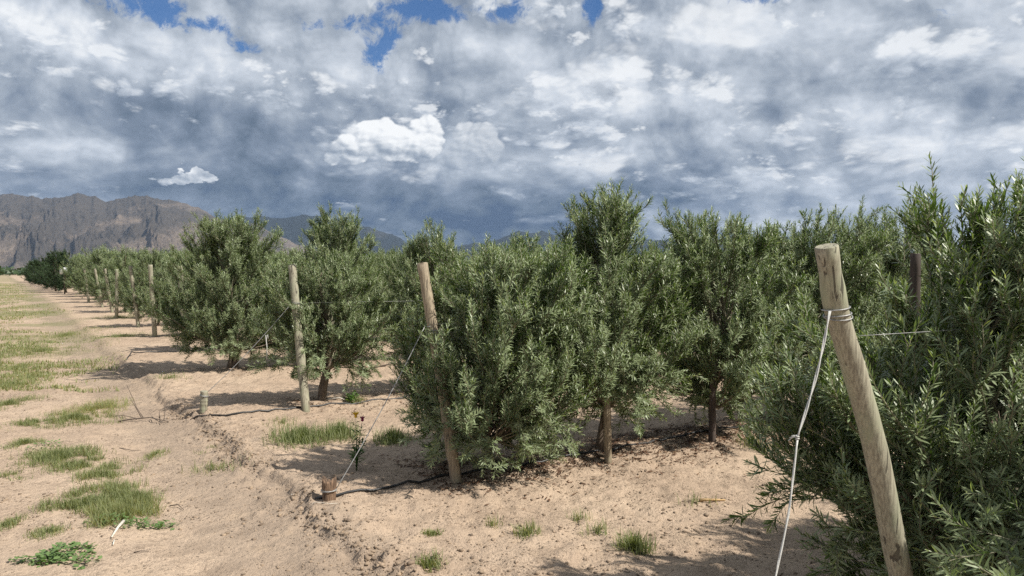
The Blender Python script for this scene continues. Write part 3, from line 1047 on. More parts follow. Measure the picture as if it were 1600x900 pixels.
DARK = []
for i, h in enumerate((3.0, 3.3)):
    tr, cr = make_tree(401 + i, h, [(.12, .9), (.8, 1.25), (1.6, 1.3), (2.4, 1.0), (h - .05, .45)], prim=60, sec=7, ter=1, spacing=.05, size=.13, tops=10, lobes=.35, clear=.2, thick=.06)
    cr.materials.clear()
    cr.materials.append(M_darkleaf)
    cr.materials.append(M_twig)
    DARK.append((tr, cr))
for i in range(20):
    xy = on_row(15 + i * .92, rng0.uniform(-.3, .8))
    sc_ = rng0.uniform(.66, .86)
    plant_tree(DARK[i % 2], xy, f'{ORD[i]} dark dense tree of the far hedge beyond the olives beside the lane', 'dark trees of the far hedge', rng0.uniform(0, 6.28), sc_, 'hedge_tree')


def far_scrub():
    rng = np.random.default_rng(8)
    N = 5200
    px = rng.uniform(-160, 700, N)
    Y = rng.uniform(240, 420, N)
    x = (px - CX) / F * Y
    h = (1.2 + 2.6 * vnoise(x * .05, Y * .02, 3) ** 2) * rng.uniform(.2, 1, N)
    c = np.stack([x, Y, .42 + h], -1)
    a = norm(rng.normal(size=(N, 3)))
    b = norm(np.cross(a, rng.normal(size=(N, 3))))
    s = rng.uniform(.5, 1.3, N)[:, None]
    V = np.stack([c - a * s, c + b * s * .6, c + a * s, c - b * s * .6], 1).reshape(-1, 3)
    q = np.arange(N)[:, None] * 4 + np.arange(4)[None]
    o = link('scrub', np_mesh('scrub', V, [q], None, {'tint': np.repeat(rng.uniform(0, .8, N), 4)}), M_darkleaf)
    kind(o, 'stuff')
    o['label'] = 'low dark scrub far across the plain below the mountains'


far_scrub()


# ------------------------------------------------------------------ posts, wires, hoses
def post(name, P, r, mat, label, cat, group, seed, wrap=None, taper=.92, sides=20):
    rng = np.random.default_rng(seed)
    P = np.asarray(P, float)
    base = P[0].copy()
    Q = P - base
    u = np.linspace(0, 1, 26)
    src = np.linspace(0, 1, len(Q))
    C = np.stack([np.interp(u, src, Q[:, i]) for i in range(3)], 1)
    for _ in range(3):
        C[1:-1] = (C[:-2] + C[1:-1] * 2 + C[2:]) / 4
    C = np.concatenate([C[:1] - (C[1] - C[0]) * 1.5, C])
    rr = r * (1 - (1 - taper) * np.linspace(0, 1, len(C))) * (1 + .03 * rng.normal(size=len(C)))
    top_dir = norm(C[-1] - C[-2])
    C = np.concatenate([C, C[-1:] + top_dir * r * .10])
    rr = np.concatenate([rr, [rr[-1] * .90]])
    bag = Bag()
    V, pl = tube(C, rr, sides)
    ring = np.repeat(np.arange(len(C)), sides)
    a = np.tile(np.arange(sides), len(C))
    dev = 1 + .035 * np.sin(a * 2 * math.pi / sides * 2 + rng.uniform(0, 6)) + .02 * np.sin(a * 2 * math.pi / sides * 3 + ring * .15)
    V = C[ring] + (V - C[ring]) * dev[:, None]
    bag.add(V, pl)
    o = bag.build(name, mat, None, True, None)
    o.location = base
    tag(o, label, cat, group)
    me = o.data
    n_side = len(pl[0])
    sm = np.ones(len(me.polygons), bool)
    sm[n_side:] = False
    me.polygons.foreach_set('use_smooth', sm)
    if wrap:
        s_, coils, rad, wm, wname = wrap
        i = s_ * (len(C) - 2)
        c0 = np.array([np.interp(i, np.arange(len(C)), C[:, k]) for k in range(3)])
        T = norm(C[int(i) + 1] - C[int(i)])
        U = norm(np.cross(T, [0, 1, 0]))
        W = np.cross(T, U)
        th = np.linspace(0, coils * 2 * math.pi, int(coils * 22))
        R_ = np.interp(i, np.arange(len(C)), rr) * 1.06 + rad
        hgt = np.sin(th * .5 + .6) * .014 + (th / th[-1] - .5) * .030
        wp = c0 + R_ * (np.cos(th)[:, None] * U + np.sin(th)[:, None] * W) + (hgt + .012 * np.cos(th))[:, None] * T
        Bag().tube(wp, rad, 6).build(wname, wm, o)
    return o, C + base, rr


GP_ = 'leaning end posts along the lane'
p1path = [at(1453, 1087, 2.90), at(1410, 900, 2.82), at(1371, 700, 2.745), at(1330, 560, 2.69), at(1307, 490, 2.66), at(1291, 386, 2.62)]
p1path[0][2] = float(gz(*p1path[0][:2]))
post('end_post', p1path, .0435, M_post, 'nearest and tallest-looking leaning post, pale greenish wood with wire wound round it', 'post', GP_, 1, (.80, 2.6, .0026, M_wire, 'wire_wrap'))
B2, T2 = POSTS[2]
post('end_post', [B2, B2 + (T2 - B2) * .5 + np.array([.008, 0, 0]), T2], .0415, M_tan, 'tan brown leaning post in front of the round bushy olive tree', 'post', GP_, 2, (.70, 2.2, .003, M_wire, 'wire_wrap'))
B3, T3 = POSTS[3]
post('end_post', [B3, B3 + (T3 - B3) * .55 + np.array([-.006, 0, 0]), T3], .047, M_post, 'pale grey nearly upright post in front of the compact olive tree', 'post', GP_, 3, (.72, 2.2, .003, M_wire, 'wire_wrap'))
pd = {4: ('post half buried in the foliage of the broad tall olive tree', M_post, .2), 5: ('pale post top showing left of the broad tall olive tree', M_post, .12), 6: ('short tan post top just above the foliage, second left of the broad olive', M_post, .15),
      7: ('long bare tan post standing clear at the left end of the near rows', M_post, .24), 8: ('post hidden behind leaves just left of the long bare tan post', M_post, .2),
      9: ('greenish slanting post next left of the long bare tan post', M_post, .26), 10: ('thin pale slanting post, third from the left of the far posts', M_post, .24),
      11: ('farthest of the pale slanting posts beside the lane, leftmost one', M_post, .2), 12: ('second farthest slanting post, half behind olive branches', M_tan, .2)}
px_top = {5: (281, 416), 6: (235, 414), 7: (204, 416), 8: (183, 421), 9: (164, 420), 10: (148.5, 420), 11: (132, 420), 12: (141, 420)}
px_base = {7: 215.5, 9: 175, 10: 159.5, 11: 138.5}
for k_ in range(5, 12):
    lab, mt, ln = pd[k_]
    b = on_row(k_, 0)
    if k_ in px_base:
        b = np.array([(px_base[k_] - CX) / F * b[1], b[1]])
    tpx, tpy = px_top[k_]
    post('end_post', [ground(b), at(tpx, tpy, b[1] - .12)], .052, mt, lab, 'post', GP_, 10 + k_, None, sides=12)

sb = ground(STAKE)
post('stake', [sb, at(1430, 397, 3.86)], .027, M_stake, 'dark brown weathered stake showing through the nearest olive tree', 'stake', None, 31)
# tree stakes beside two trunks
sx = gp(951, 724)
post('tree_stake', [sx, sx + np.array([-.02, .02, .95])], .032, M_tan, 'tan stake tied beside the trunk of the pointed olive tree', 'stake', None, 33)
sx = gp(1114, 694)
post('tree_stake', [sx, sx + np.array([.01, .02, .9])], .030, M_stake, 'reddish brown stake beside the third trunk of the second row', 'stake', None, 34)

# anchors
a2 = gp(512, 781)


def stump():
    rng = np.random.default_rng(4)
    sides, rings = 22, 9
    V = []
    for i in range(rings):
        u = i / (rings - 1)
        for j in range(sides):
            a = j / sides * 2 * math.pi
            r = .043 * (1 + .10 * math.sin(3 * a + 1) + .08 * math.sin(7 * a + 2 + u)) * (1.0 + .22 * max(0, u - .45) * (1 + math.sin(2 * a + 2.6)))
            z = -.05 + .180 * u
            if i == rings - 1:
                z += .015 * math.sin(2 * a + 2.0) + rng.uniform(-.014, .008)
                r *= .93
            V.append((r * math.cos(a), r * math.sin(a), z))
    V = np.array(V)
    top = np.arange(sides) + (rings - 1) * sides
    V = np.concatenate([V, [[.005, 0, .110]]])
    q = [[i * sides + j, i * sides + (j + 1) % sides, (i + 1) * sides + (j + 1) % sides, (i + 1) * sides + j] for i in range(rings - 1) for j in range(sides)]
    t = [[top[j], top[(j + 1) % sides], len(V) - 1] for j in range(sides)]
    o = link('anchor_stump', np_mesh('anchor_stump', V, [np.array(q), np.array(t)]), M_stump)
    o.location = a2
    tag(o, 'split dark brown wooden stump holding the guy wire at the edge of the bank', 'stump')
    th = np.linspace(0, 4.6 * math.pi, 70)
    w = np.stack([.051 * np.cos(th), .051 * np.sin(th), .045 + .010 * np.sin(th * .5) + .006 * th / 4], 1)
    Bag().tube(w, .003, 5).build('wire_wrap', M_wire, o)


stump()
a3 = gp(316, 655)
post('anchor_peg', [a3, a3 + np.array([.012, 0, .235])], .041, M_post, 'short pale sawn peg anchoring the guy wire at the block edge', 'peg', None, 41, (.82, 1.6, .003, M_wire, 'wire_wrap'), sides=16)


def wire(name, pts, r, mat, label, cat, group=None, sides=5):
    pts = np.asarray(pts, float)
    o = Bag().tube(pts, r, sides).build(name, mat, None, True, pts[0])
    return tag(o, label, cat, group)


def bow(a, b, sag, n=12, seed=0):
    u = np.linspace(0, 1, n)[:, None]
    return a * (1 - u) + b * u - np.array([0, 0, 1.0]) * (4 * sag * u * (1 - u))


# twine of the nearest post: two strands to a knot, then one down to the ground
kn = at(1248, 684, 2.50)
up_ = at(1297, 486, 2.612)
end = at(1158, 1296, 2.22)
end[2] = float(gz(end[0], end[1])) - .02
u = np.linspace(0, 1, 22)[:, None]
mid1 = up_ * (1 - u) + kn * u + np.stack([.010 * np.sin(u[:, 0] * 3.14), 0 * u[:, 0], 0 * u[:, 0]], 1)
tw = Bag()
tw.tube(mid1 + .0026 * np.stack([np.cos(u[:, 0] * 11), np.sin(u[:, 0] * 11), 0 * u[:, 0]], 1), .0026, 6)
tw.tube(mid1 - .0026 * np.stack([np.cos(u[:, 0] * 11), np.sin(u[:, 0] * 11), 0 * u[:, 0]], 1), .0023, 6)
low_ = kn * (1 - u) + end * u + np.stack([.012 * np.sin(u[:, 0] * 3.14 * 2), 0 * u[:, 0], 0 * u[:, 0]], 1)
tw.tube(low_, .0030, 6)
tw.tube(low_ + np.stack([.003 * np.cos(u[:, 0] * 25), .003 * np.sin(u[:, 0] * 25), 0 * u[:, 0]], 1), .0019, 6)
g_tw = tag(tw.build('guy_twine', M_twine, None, True, up_), 'pale doubled twine running down from the nearest leaning post to the ground', 'twine')
kb = Bag()
th = np.linspace(0, 5 * math.pi, 50)
kb.tube(np.stack([.0048 * np.cos(th), .0048 * np.sin(th), .007 - .0010 * th], 1) + kn - up_, .0022, 5)
for dx_, dz_ in ((-.024, -.004), (-.028, -.014), (-.018, .003)):
    kb.tube(np.array([(0, 0, 0), (dx_ * .5, .005, dz_ * .3 + .003), (dx_, .006, dz_)]) + kn - up_, .0016, 4)
kb.build('knot', M_twine, g_tw)
# guy wires of the second and third posts
top2 = B2 + (T2 - B2) * .715
wire('guy_wire', bow(top2 + np.array([-.045, -.01, 0]), a2 + np.array([.045, 0, .055]), .03, 16), .0034, M_wire, 'thin grey wire sloping from the tan post down to the dark stump', 'wire', 'guy wires of the end posts')
top3 = B3 + (T3 - B3) * .735
e3 = a3 + np.array([.02, 0, .20])
g3 = wire('guy_wire', bow(top3 + np.array([-.048, -.01, 0]), e3, .035, 16), .0036, M_wire, 'thin grey wire sloping from the pale grey post to the short pale peg', 'wire', 'guy wires of the end posts')
k3 = top3 * .66 + e3 * .34 - np.array([0, 0, .03])
sb_ = Bag()
sb_.tube(np.array([(0, 0, .01), (.004, -.004, -.05), (.012, -.004, -.13), (.008, -.002, -.26)]) + k3 - np.array(g3.location), .006, 5)
sb_.tube(np.array([(0, 0, .0), (.02, -.004, .015), (.024, -.004, -.03)]) + k3 - np.array(g3.location), .005, 5)
sb_.build('hanging_string', M_twine, g3)
for k_, zz, L_ in ((1, 1.38, 6.0), (2, 1.22, 12.0), (3, 1.25, 14.0)):
    B_, T_ = POSTS[k_]
    s0 = B_ + (T_ - B_) * ((zz - B_[2]) / (T_[2] - B_[2]))
    e_ = on_row(k_, L_)
    n_ = 30
    pts = bow(s0 + np.array([.03, -.03, 0]), np.array([e_[0], e_[1], zz + float(gz(*e_))]), .03, n_)
    wire('trellis_wire', pts, .0013, M_wire, ('thin wire running from the nearest leaning post into its olive row', 'thin wire running from the tan post along the second olive row', 'thin wire running from the pale grey post along the third olive row')[k_ - 1], 'wire', 'trellis wires along the rows', 4)


def hose(pxs, k_, t1, label, seed, lift=()):
    rng = np.random.default_rng(seed)
    pts = [gp(*p)[:2] for p in pxs]
    last = pts[-1]
    t0 = float(row_coords(*last)[0])
    off = last - on_row(k_, t0)
    for t in np.arange(t0 + .5, t1, .5):
        pts.append(on_row(k_, t) + off * max(0, 1 - (t - t0) / 3) + rng.normal(0, .02, 2))
    pts = np.array(pts)
    src = np.concatenate([[0], np.cumsum(np.linalg.norm(np.diff(pts, axis=0), axis=1))])
    u = np.linspace(0, src[-1], int(src[-1] / .09) + 2)
    xy = np.stack([np.interp(u, src, pts[:, i]) for i in (0, 1)], 1)
    for _ in range(4):
        xy[1:-1] = (xy[:-2] + 2 * xy[1:-1] + xy[2:]) / 4
    z = np.maximum(gz(xy[:, 0], xy[:, 1]), 0 * u - 1) + .008 + .006 * np.maximum(0, np.sin(u * 2.1))
    for c, w, h in lift:
        z = z + h * np.exp(-((u - c) / w) ** 2)
    P = np.column_stack([xy, z])
    o = Bag().tube(P, .0095, 8).build('drip_hose', M_hose, None, True, P[0])
    tag(o, label, 'hose', 'black drip hoses along the rows')


hose([(478, 786), (530, 779), (600, 767), (680, 750), (760, 735)], 2, 12, 'black drip hose leading from the dark stump along the second row', 1)
hose([(296, 658), (350, 653), (420, 645), (480, 637)], 3, 12, 'black drip hose leading from the pale peg along the third row', 2)
hose([(196, 562), (215, 553), (250, 551), (300, 550)], 5, 8, 'black drip hose with an arched loose end, far left of the bare lane', 3, [(.35, .25, .07)])
hose([(156, 527), (190, 524)], 6, 6, 'black drip hose farthest away, lying across the grassy edge of the lane', 4)

# sign board far along the lane, in front of the dark hedge
sg = on_row(14.2, -.10)
sgz = float(gz(*sg))
t = thing('sign_board', 'small white double board on a post beside the dark hedge trees', 'sign', (sg[0], sg[1], sgz))
for dx_, dz_, w_ in ((-.14, 1.25, .08), (.08, 1.30, .11)):
    b_ = Bag()
    x0, x1, z0, z1, y0, y1 = dx_ - w_, dx_ + w_, dz_ - .17, dz_ + .15, -.02, .02
    V = np.array([(x, y, z) for z in (z0, z1) for y in (y0, y1) for x in (x0, x1)])
    b_.add(V, [np.array([(0, 2, 3, 1), (4, 5, 7, 6), (0, 1, 5, 4), (2, 6, 7, 3), (0, 4, 6, 2), (1, 3, 7, 5)])])
    b_.build('panel', mat_plain('white_panel', (.78, .78, .76), (.70, .70, .68), 4, .6, 0), t, False)
pb = Bag()
pb.tube([(0, .05, -.1), (0, .05, 1.4)], .035, 8)
pb.build('pole', M_dry, t)


# ------------------------------------------------------------------ grass, weeds, litter, stones
def blades(xy, h, tint, rng, width=.0045, bend=.6):
    N = len(xy)
    b = np.column_stack([xy, gz(xy[:, 0], xy[:, 1]) - .004])
    az = rng.uniform(0, 2 * math.pi, N)
    tilt = np.abs(rng.normal(.45, .42, N))
    d = np.column_stack([np.cos(az) * np.sin(tilt), np.sin(az) * np.sin(tilt), np.cos(tilt)])
    o = np.column_stack([np.cos(az), np.sin(az), 0 * az])
    s = np.column_stack([-np.sin(az), np.cos(az), 0 * az])
    h = h[:, None]
    m_ = b + d * h * .55
    e = m_ + norm(d + o * (bend * rng.uniform(.1, 1.3, N))[:, None]) * h * .5
    w = np.asarray(width) * rng.uniform(.7, 1.3, N)
    w = w[:, None]
    V = np.stack([b - s * w * .5, b + s * w * .5, m_ + s * w * .42, m_ - s * w * .42, e], 1).reshape(-1, 3)
    i = np.arange(N)[:, None] * 5
    return V, [i + np.array([[0, 1, 2, 3]]), i + np.array([[3, 2, 4]])], np.repeat(np.clip(tint, 0, 1), 5)


def patch(px, py, rx, ry, n, rng, clump=True):
    c = gp(px, py)
    rxm, rym = rx / F * c[1], ry * c[1] ** 2 / (F * CAMH)
    k = int(n)
    r = np.minimum(np.abs(rng.normal(0, .68, k)), rng.uniform(.9, 1.35, k))
    a = rng.uniform(0, 2 * math.pi, k)
    xy = np.column_stack([c[0] + r * rxm * np.cos(a), c[1] + r * rym * np.sin(a)])
    if clump:
        keep = vnoise(xy[:, 0] * 7, xy[:, 1] * 7, 21) + .5 * vnoise(xy[:, 0] * 24, xy[:, 1] * 24, 23) > .68
        xy = xy[keep]
        xy = xy + rng.normal(0, .012, xy.shape)
    return xy


rg = np.random.default_rng(55)
gb = Bag()
# px, py, rx, ry, blades, height, dryness
for px, py, rx, ry, n, h, dry in [
        (115, 655, 60, 12, 3200, .10, .35), (150, 642, 34, 12, 2600, .13, .75), (55, 662, 42, 9, 1600, .08, .25), (14, 632, 26, 12, 1600, .10, .3), (20, 602, 40, 10, 1500, .10, .45), (48, 592, 40, 7, 1200, .09, .45),
        (36, 694, 22, 7, 600, .08, .3), (85, 715, 52, 13, 2600, .10, .25), (130, 725, 42, 14, 2600, .11, .2), (168, 740, 36, 14, 2400, .11, .3), (20, 745, 28, 7, 700, .07, .35),
        (120, 788, 48, 15, 2600, .09, .25), (165, 778, 52, 17, 3600, .11, .30), (185, 808, 42, 18, 3600, .12, .55), (205, 785, 34, 16, 1800, .10, .3), (70, 835, 26, 9, 600, .06, .35), (8, 822, 14, 9, 400, .06, .4), (240, 712, 16, 6, 420, .07, .45),
        (325, 708, 20, 5, 300, .06, .4), (190, 527, 48, 6, 2200, .12, .2), (185, 497, 44, 4, 2000, .13, .15), (60, 550, 75, 14, 5200, .11, .4), (30, 575, 40, 6, 1200, .10, .5), (100, 525, 55, 9, 3200, .11, .5)]:
    xy = patch(px, py, rx, ry, n * 1.7, rg)
    k = len(xy)
    V, pl, tt = blades(xy, h * .72 * rg.uniform(.3, 1.25, k), .18 + dry * .9 + rg.normal(0, .28, k), rg, .0036)
    gb.add(V, pl, 0, tt)
# thin grass over the lane farther on
N = 150000
yy = np.exp(rg.uniform(np.log(10.5), np.log(75), N))
xx = yy * rg.uniform(-.80, -.34, N)
t_, s_ = row_coords(xx, yy)
den = fbm(xx * 1.3, yy * 1.0, 5, .72, 41)
keep = (t_ < -.55 - 2.0 * vnoise(xx * .5, yy * .5, 47) * np.clip(40 / (yy + 12), .3, 1) - .8 * rg.uniform(size=N)) & (den > .43 + .11 * rg.uniform(size=N)) & (xx / yy > -.76)
xy = np.column_stack([xx, yy])[keep]
k = len(xy)
V, pl, tt = blades(xy, rg.uniform(.025, .085, k), .56 + .5 * (fbm(xy[:, 0] * .3, xy[:, 1] * .2, 2, .5, 44) - .3) + rg.normal(0, .18, k), rg, .0055 + .00045 * xy[:, 1])
gb.add(V, pl, 0, tt)
# a few sprigs along the rows
for px, py, rx, ry, n in [(560, 628, 12, 4, 160), (1180, 700, 26, 6, 300), (645, 645, 20, 4, 160), (440, 662, 30, 6, 160), (265, 590, 30, 4, 260), (770, 825, 16, 5, 50), (1090, 790, 30, 6, 50), (330, 730, 50, 8, 200), (905, 815, 18, 5, 60), (935, 835, 22, 7, 90)]:
    xy = patch(px, py, rx, ry, n, rg, False)
    k = len(xy)
    V, pl, tt = blades(xy, rg.uniform(.03, .10, k), .45 + rg.normal(0, .25, k), rg, .004)
    gb.add(V, pl, 0, tt)
go = gb.build('grass', M_grass, None, False)
kind(go, 'stuff')
go['label'] = 'thin patches of short green and yellowing grass on the sandy lane'

for i, (px, py, rx, ry, n, h, dry, lab) in enumerate([
        (470, 690, 46, 11, 1500, .15, .30, 'widest clump of bright grass, left of the flowering plant'), (612, 689, 26, 7, 800, .13, .30, 'small grass tuft just right of the flowering plant'),
        (993, 862, 26, 8, 520, .11, .5, 'grass tuft at the bottom, nearest the twigs of the large olive'), (670, 888, 24, 7, 240, .07, .5, 'thin grass tuft at the bottom edge below the middle of the photo'),
        (824, 838, 20, 8, 170, .08, .55, 'sparse pale grass tuft right of the bare bank at the bottom'), (674, 838, 15, 3, 260, .035, .55, 'tiny low green tuft on the bare sand below the dark stump'), (530, 682, 26, 8, 800, .16, .28, 'grass clump directly behind the flowering plant')]):
    xy = patch(px, py, rx, ry, n, rg, False)
    k = len(xy)
    V, pl, tt = blades(xy, h * rg.uniform(.4, 1.2, k), dry + rg.normal(0, .16, k), rg, .0048, .5)
    o = Bag().add(V, pl, 0, tt).build('grass_tuft', M_grass, None, False, gp(px, py))
    tag(o, lab, 'grass tuft', 'grass tufts on the sand')


def leafy(name, pts, n, size, label, cat, seed, mat=M_weed, height=.05, stem=True):
    """a creeping plant with oval leaves along its runners"""
    rng = np.random.default_rng(seed)
    o_ = gp(*pts[0][:2])
    b = Bag()
    for px, py, rx, ry, cnt in pts:
        c = gp(px, py)
        rxm, rym = rx / F * c[1], ry * c[1] ** 2 / (F * CAMH)
        a, r = rng.uniform(0, 6.28, cnt), np.sqrt(rng.uniform(0, 1, cnt))
        x, y = c[0] + r * rxm * np.cos(a), c[1] + r * rym * np.sin(a)
        z = gz(x, y) + rng.uniform(.006, height, cnt) * (1.2 - r * .8)
        az = rng.uniform(0, 6.28, cnt)
        d = norm(np.column_stack([np.cos(az), np.sin(az), rng.uniform(-.1, .55, cnt)]))
        s = norm(np.cross(d, np.column_stack([rng.normal(0, .3, cnt), rng.normal(0, .3, cnt), np.ones(cnt)])))
        u_ = np.cross(s, d)
        L = size * rng.uniform(.6, 1.3, cnt)[:, None]
        p = np.column_stack([x, y, z])
        V = np.stack([p, p + d * L * .35 + s * L * .26 + u_ * L * .05, p + d * L * .75 + s * L * .24 + u_ * L * .04, p + d * L, p + d * L * .75 - s * L * .24 + u_ * L * .04, p + d * L * .35 - s * L * .26 + u_ * L * .05, p + d * L * .55], 1).reshape(-1, 3)
        i = np.arange(cnt)[:, None] * 7
        b.add(V, [i + np.array([[0, 6, 1]]), i + np.array([[1, 6, 2]]), i + np.array([[2, 6, 3]]), i + np.array([[3, 6, 4]]), i + np.array([[4, 6, 5]]), i + np.array([[5, 6, 0]])], 0, np.repeat(np.clip(rng.normal(.5, .25, cnt), 0, 1), 7))
    o = b.build(name, mat, None, False, o_)
    tag(o, label, cat)
    sb2 = Bag()
    for px, py, rx, ry, cnt in pts:
        for q in range(4):
            a_ = gp(px + rng.uniform(-.3, .3) * rx, py + rng.uniform(-.3, .3) * ry)
            e_ = gp(px + rng.uniform(-1.1, 1.1) * rx, py + rng.uniform(-.8, .8) * ry)
            sb2.tube(np.array([a_, (a_ + e_) / 2 + np.array([0, 0, .02]), e_ + np.array([0, 0, .01])]) - o_, .0018, 4)
    sb2.build('runner', M_twig, o)
    return o


leafy('broadleaf_weed', [(98, 872, 40, 14, 230), (40, 884, 34, 4, 40), (66, 880, 26, 6, 50), (128, 884, 20, 8, 30)], 0, .034, 'creeping weed with broad green leaves in the bottom left corner', 'weed', 3)
leafy('broadleaf_weed', [(175, 820, 46, 8, 120), (220, 824, 34, 6, 110), (262, 826, 22, 4, 26)], 0, .026, 'green leafy weed at the lower edge of the largest grass patch', 'weed', 5)
leafy('broadleaf_weed', [(70, 698, 24, 6, 60)], 0, .03, 'small leafy weed at the left between two grass patches', 'weed', 7)
leafy('broadleaf_weed', [(550, 626, 4, 4, 90)], 0, .06, 'young leafy sprout beside the dark stems of the compact olive', 'weed', 9, height=.12)


def flower_plant():
    rng = np.random.default_rng(12)
    b0 = gp(556, 737)
    t = thing('flower_plant', 'slender plant with one yellow and one magenta flower beside the guy wire', 'plant', b0)
    st, lv = Bag(), Bag()
    tips = [(-.005, .0, .43), (.045, .01, .40), (-.05, 0, .30), (.06, .01, .27), (.0, .02, .26)]
    for x, y, z in tips:
        P = np.array([(0, 0, -.01), (x * .15, y, z * .35), (x * .6, y, z * .72), (x, y, z)])
        st.tube(P, [.0035, .003, .0024, .0016], 5)
        n = 22
        s = rng.uniform(.2, .92, n)
        pts = np.stack([np.interp(s, (0, .35, .72, 1), P[:, i]) for i in range(3)], 1)
        az = rng.uniform(0, 6.28, n)
        d = norm(np.column_stack([np.cos(az), np.sin(az), rng.uniform(.0, .8, n)]))
        sd_ = norm(np.cross(d, [0, 0, 1.0]))
        L = rng.uniform(.05, .10, n)[:, None] * (1.15 - s[:, None] * .5)
        V = np.stack([pts, pts + d * L * .5 + sd_ * L * .13, pts + d * L - np.array([0, 0, .01]), pts + d * L * .5 - sd_ * L * .13], 1).reshape(-1, 3)
        lv.add(V, [np.arange(n)[:, None] * 4 + np.arange(4)[None]], 0, np.repeat(rng.uniform(.1, .7, n), 4))
    st.build('stem', M_weed, t)
    lv.build('foliage', M_weed, t, False)
    for (x, y, z), c1, c2, r, nm in ((tips[0], (.80, .52, .02), (.62, .36, .01), .032, 'yellow'), (tips[1], (.30, .012, .085), (.18, .008, .06), .025, 'magenta')):
        f = Bag()
        n = 11
        for q in range(n):
            a = q / n * 6.28
            d, s = np.array([math.cos(a), math.sin(a), 1.1]), np.array([-math.sin(a), math.cos(a), 0])
            c = np.array([x, y, z])
            f.add(np.array([c, c + d * r * .6 + s * r * .3, c + d * r, c + d * r * .6 - s * r * .3]), [np.array([[0, 1, 2, 3]])])
        th = np.linspace(0, 1, 5)
        f.tube(np.column_stack([0 * th + x, 0 * th + y, z - .012 + th * .022]), [.004, .011, .013, .011, .004], 8)
        fo = f.build('flower', mat_plain(nm + '_petal', c1, c2, 80, .6, 0), t, False)
        fo['label'] = nm + ' flower head'


flower_plant()


def branch(name, segs, r, mat, label, cat):
    b = Bag()
    o_ = segs[0][0]
    for sgm, rr in zip(segs, r):
        P = np.array(sgm, float)
        b.tube(P - o_, np.linspace(rr, rr * .45, len(P)), 6)
    o = b.build(name, mat)
    o.location = o_
    return tag(o, label, cat)


def g_(px, py, dz=.0):
    p = gp(px, py)
    p[2] += dz
    return p


A = g_(183, 661, .012)
segs = [[A, g_(205, 660, .03), g_(232, 658, .035), g_(262, 661, .012)],
        [g_(222, 658, .03), g_(212, 655, .12), g_(203, 652, .26), g_(196, 650, .36)],
        [g_(219, 658, .03), g_(207, 654, .16), g_(200, 650, .22)],
        [g_(247, 658, .02), g_(247, 657, .10)], [g_(254, 660, .02), g_(256, 657, .09), g_(270, 652, .22)],
        [g_(210, 659, .03), g_(190, 656, .05), g_(176, 655, .03)], [g_(235, 659, .03), g_(250, 664, .02), g_(260, 663, .015)]]
branch('dead_branch', segs, [.009, .005, .004, .006, .005, .005, .005], M_dry, 'dark dry fallen branch with upright twigs lying left of the pale peg', 'branch')
branch('dry_stalk', [[g_(189, 824, .03), g_(180, 834, .03), g_(170, 845, .012)], [g_(174, 850, .01), g_(172, 856, .008)]], [.011, .006], M_pale, 'bleached pale stalk lying at the edge of the leafy weed', 'stalk')
branch('twig', [[g_(205, 868, .006), g_(216, 867, .012), g_(228, 866, .006)]], [.004], M_dry, 'short dark twig on bare sand near the bottom left', 'twig')
branch('twig', [[g_(262, 794, .006), g_(275, 795, .02), g_(284, 800, .006)]], [.004], M_dry, 'thin dark twig on the sand right of the largest grass patch', 'twig')
branch('twig', [[g_(184, 702, .005), g_(205, 707, .012), g_(218, 704, .006)]], [.004], M_dry, 'thin curved twig lying above the small tuft at left', 'twig')
branch('root', [[g_(470, 806, .004), g_(490, 797, .014), g_(515, 792, .012), g_(532, 789, .004)]], [.003], M_pale, 'pale curved root half buried in front of the dark stump', 'root')
branch('dry_leaf', [[g_(1095, 788, .01), g_(1115, 787, .018), g_(1135, 785, .008)]], [.012], mat_plain('straw', (.34, .22, .10), (.46, .31, .15), 30, .8, 0), 'curled straw coloured leaf on the sand left of the twine', 'leaf')
branch('branch_cutting', [[g_(505, 627, .01), g_(530, 629, .03), g_(548, 628, .01)]], [.012], M_pale, 'pale pruned branch lying beside the compact olive', 'branch')
branch('branch_cutting', [[g_(585, 575, .01), g_(612, 571, .03), g_(640, 570, .02)]], [.014], M_dry, 'grey pruned branch on the ground between the second and third rows', 'branch')


def stones(N, seed, place, smin, smax, flat=.7):
    rng = np.random.default_rng(seed)
    t = (1 + 5 ** .5) / 2
    I = norm(np.array([(-1, t, 0), (1, t, 0), (-1, -t, 0), (1, -t, 0), (0, -1, t), (0, 1, t), (0, -1, -t), (0, 1, -t), (t, 0, -1), (t, 0, 1), (-t, 0, -1), (-t, 0, 1)], float))
    Fc = np.array([(0, 11, 5), (0, 5, 1), (0, 1, 7), (0, 7, 10), (0, 10, 11), (1, 5, 9), (5, 11, 4), (11, 10, 2), (10, 7, 6), (7, 1, 8), (3, 9, 4), (3, 4, 2), (3, 2, 6), (3, 6, 8), (3, 8, 9), (4, 9, 5), (2, 4, 11), (6, 2, 10), (8, 6, 7), (9, 8, 1)])
    xy = place(rng, N)
    N = len(xy)
    s = smin * (smax / smin) ** (rng.uniform(size=N) ** 2.6)
    V = I[None] * rng.uniform(.45, 1.35, (N, 12, 1)) * s[:, None, None] * np.stack([rng.uniform(.7, 1.4, N), rng.uniform(.7, 1.3, N), flat * rng.uniform(.6, 1.2, N)], 1)[:, None]
    a = rng.uniform(0, 6.28, N)
    c_, s_ = np.cos(a)[:, None], np.sin(a)[:, None]
    V = np.stack([V[..., 0] * c_ - V[..., 1] * s_, V[..., 0] * s_ + V[..., 1] * c_, V[..., 2]], -1)
    V += np.column_stack([xy, gz(xy[:, 0], xy[:, 1]) + s * .12])[:, None]
    return V.reshape(-1, 3), (np.arange(N)[:, None, None] * 12 + Fc[None]).reshape(-1, 3)


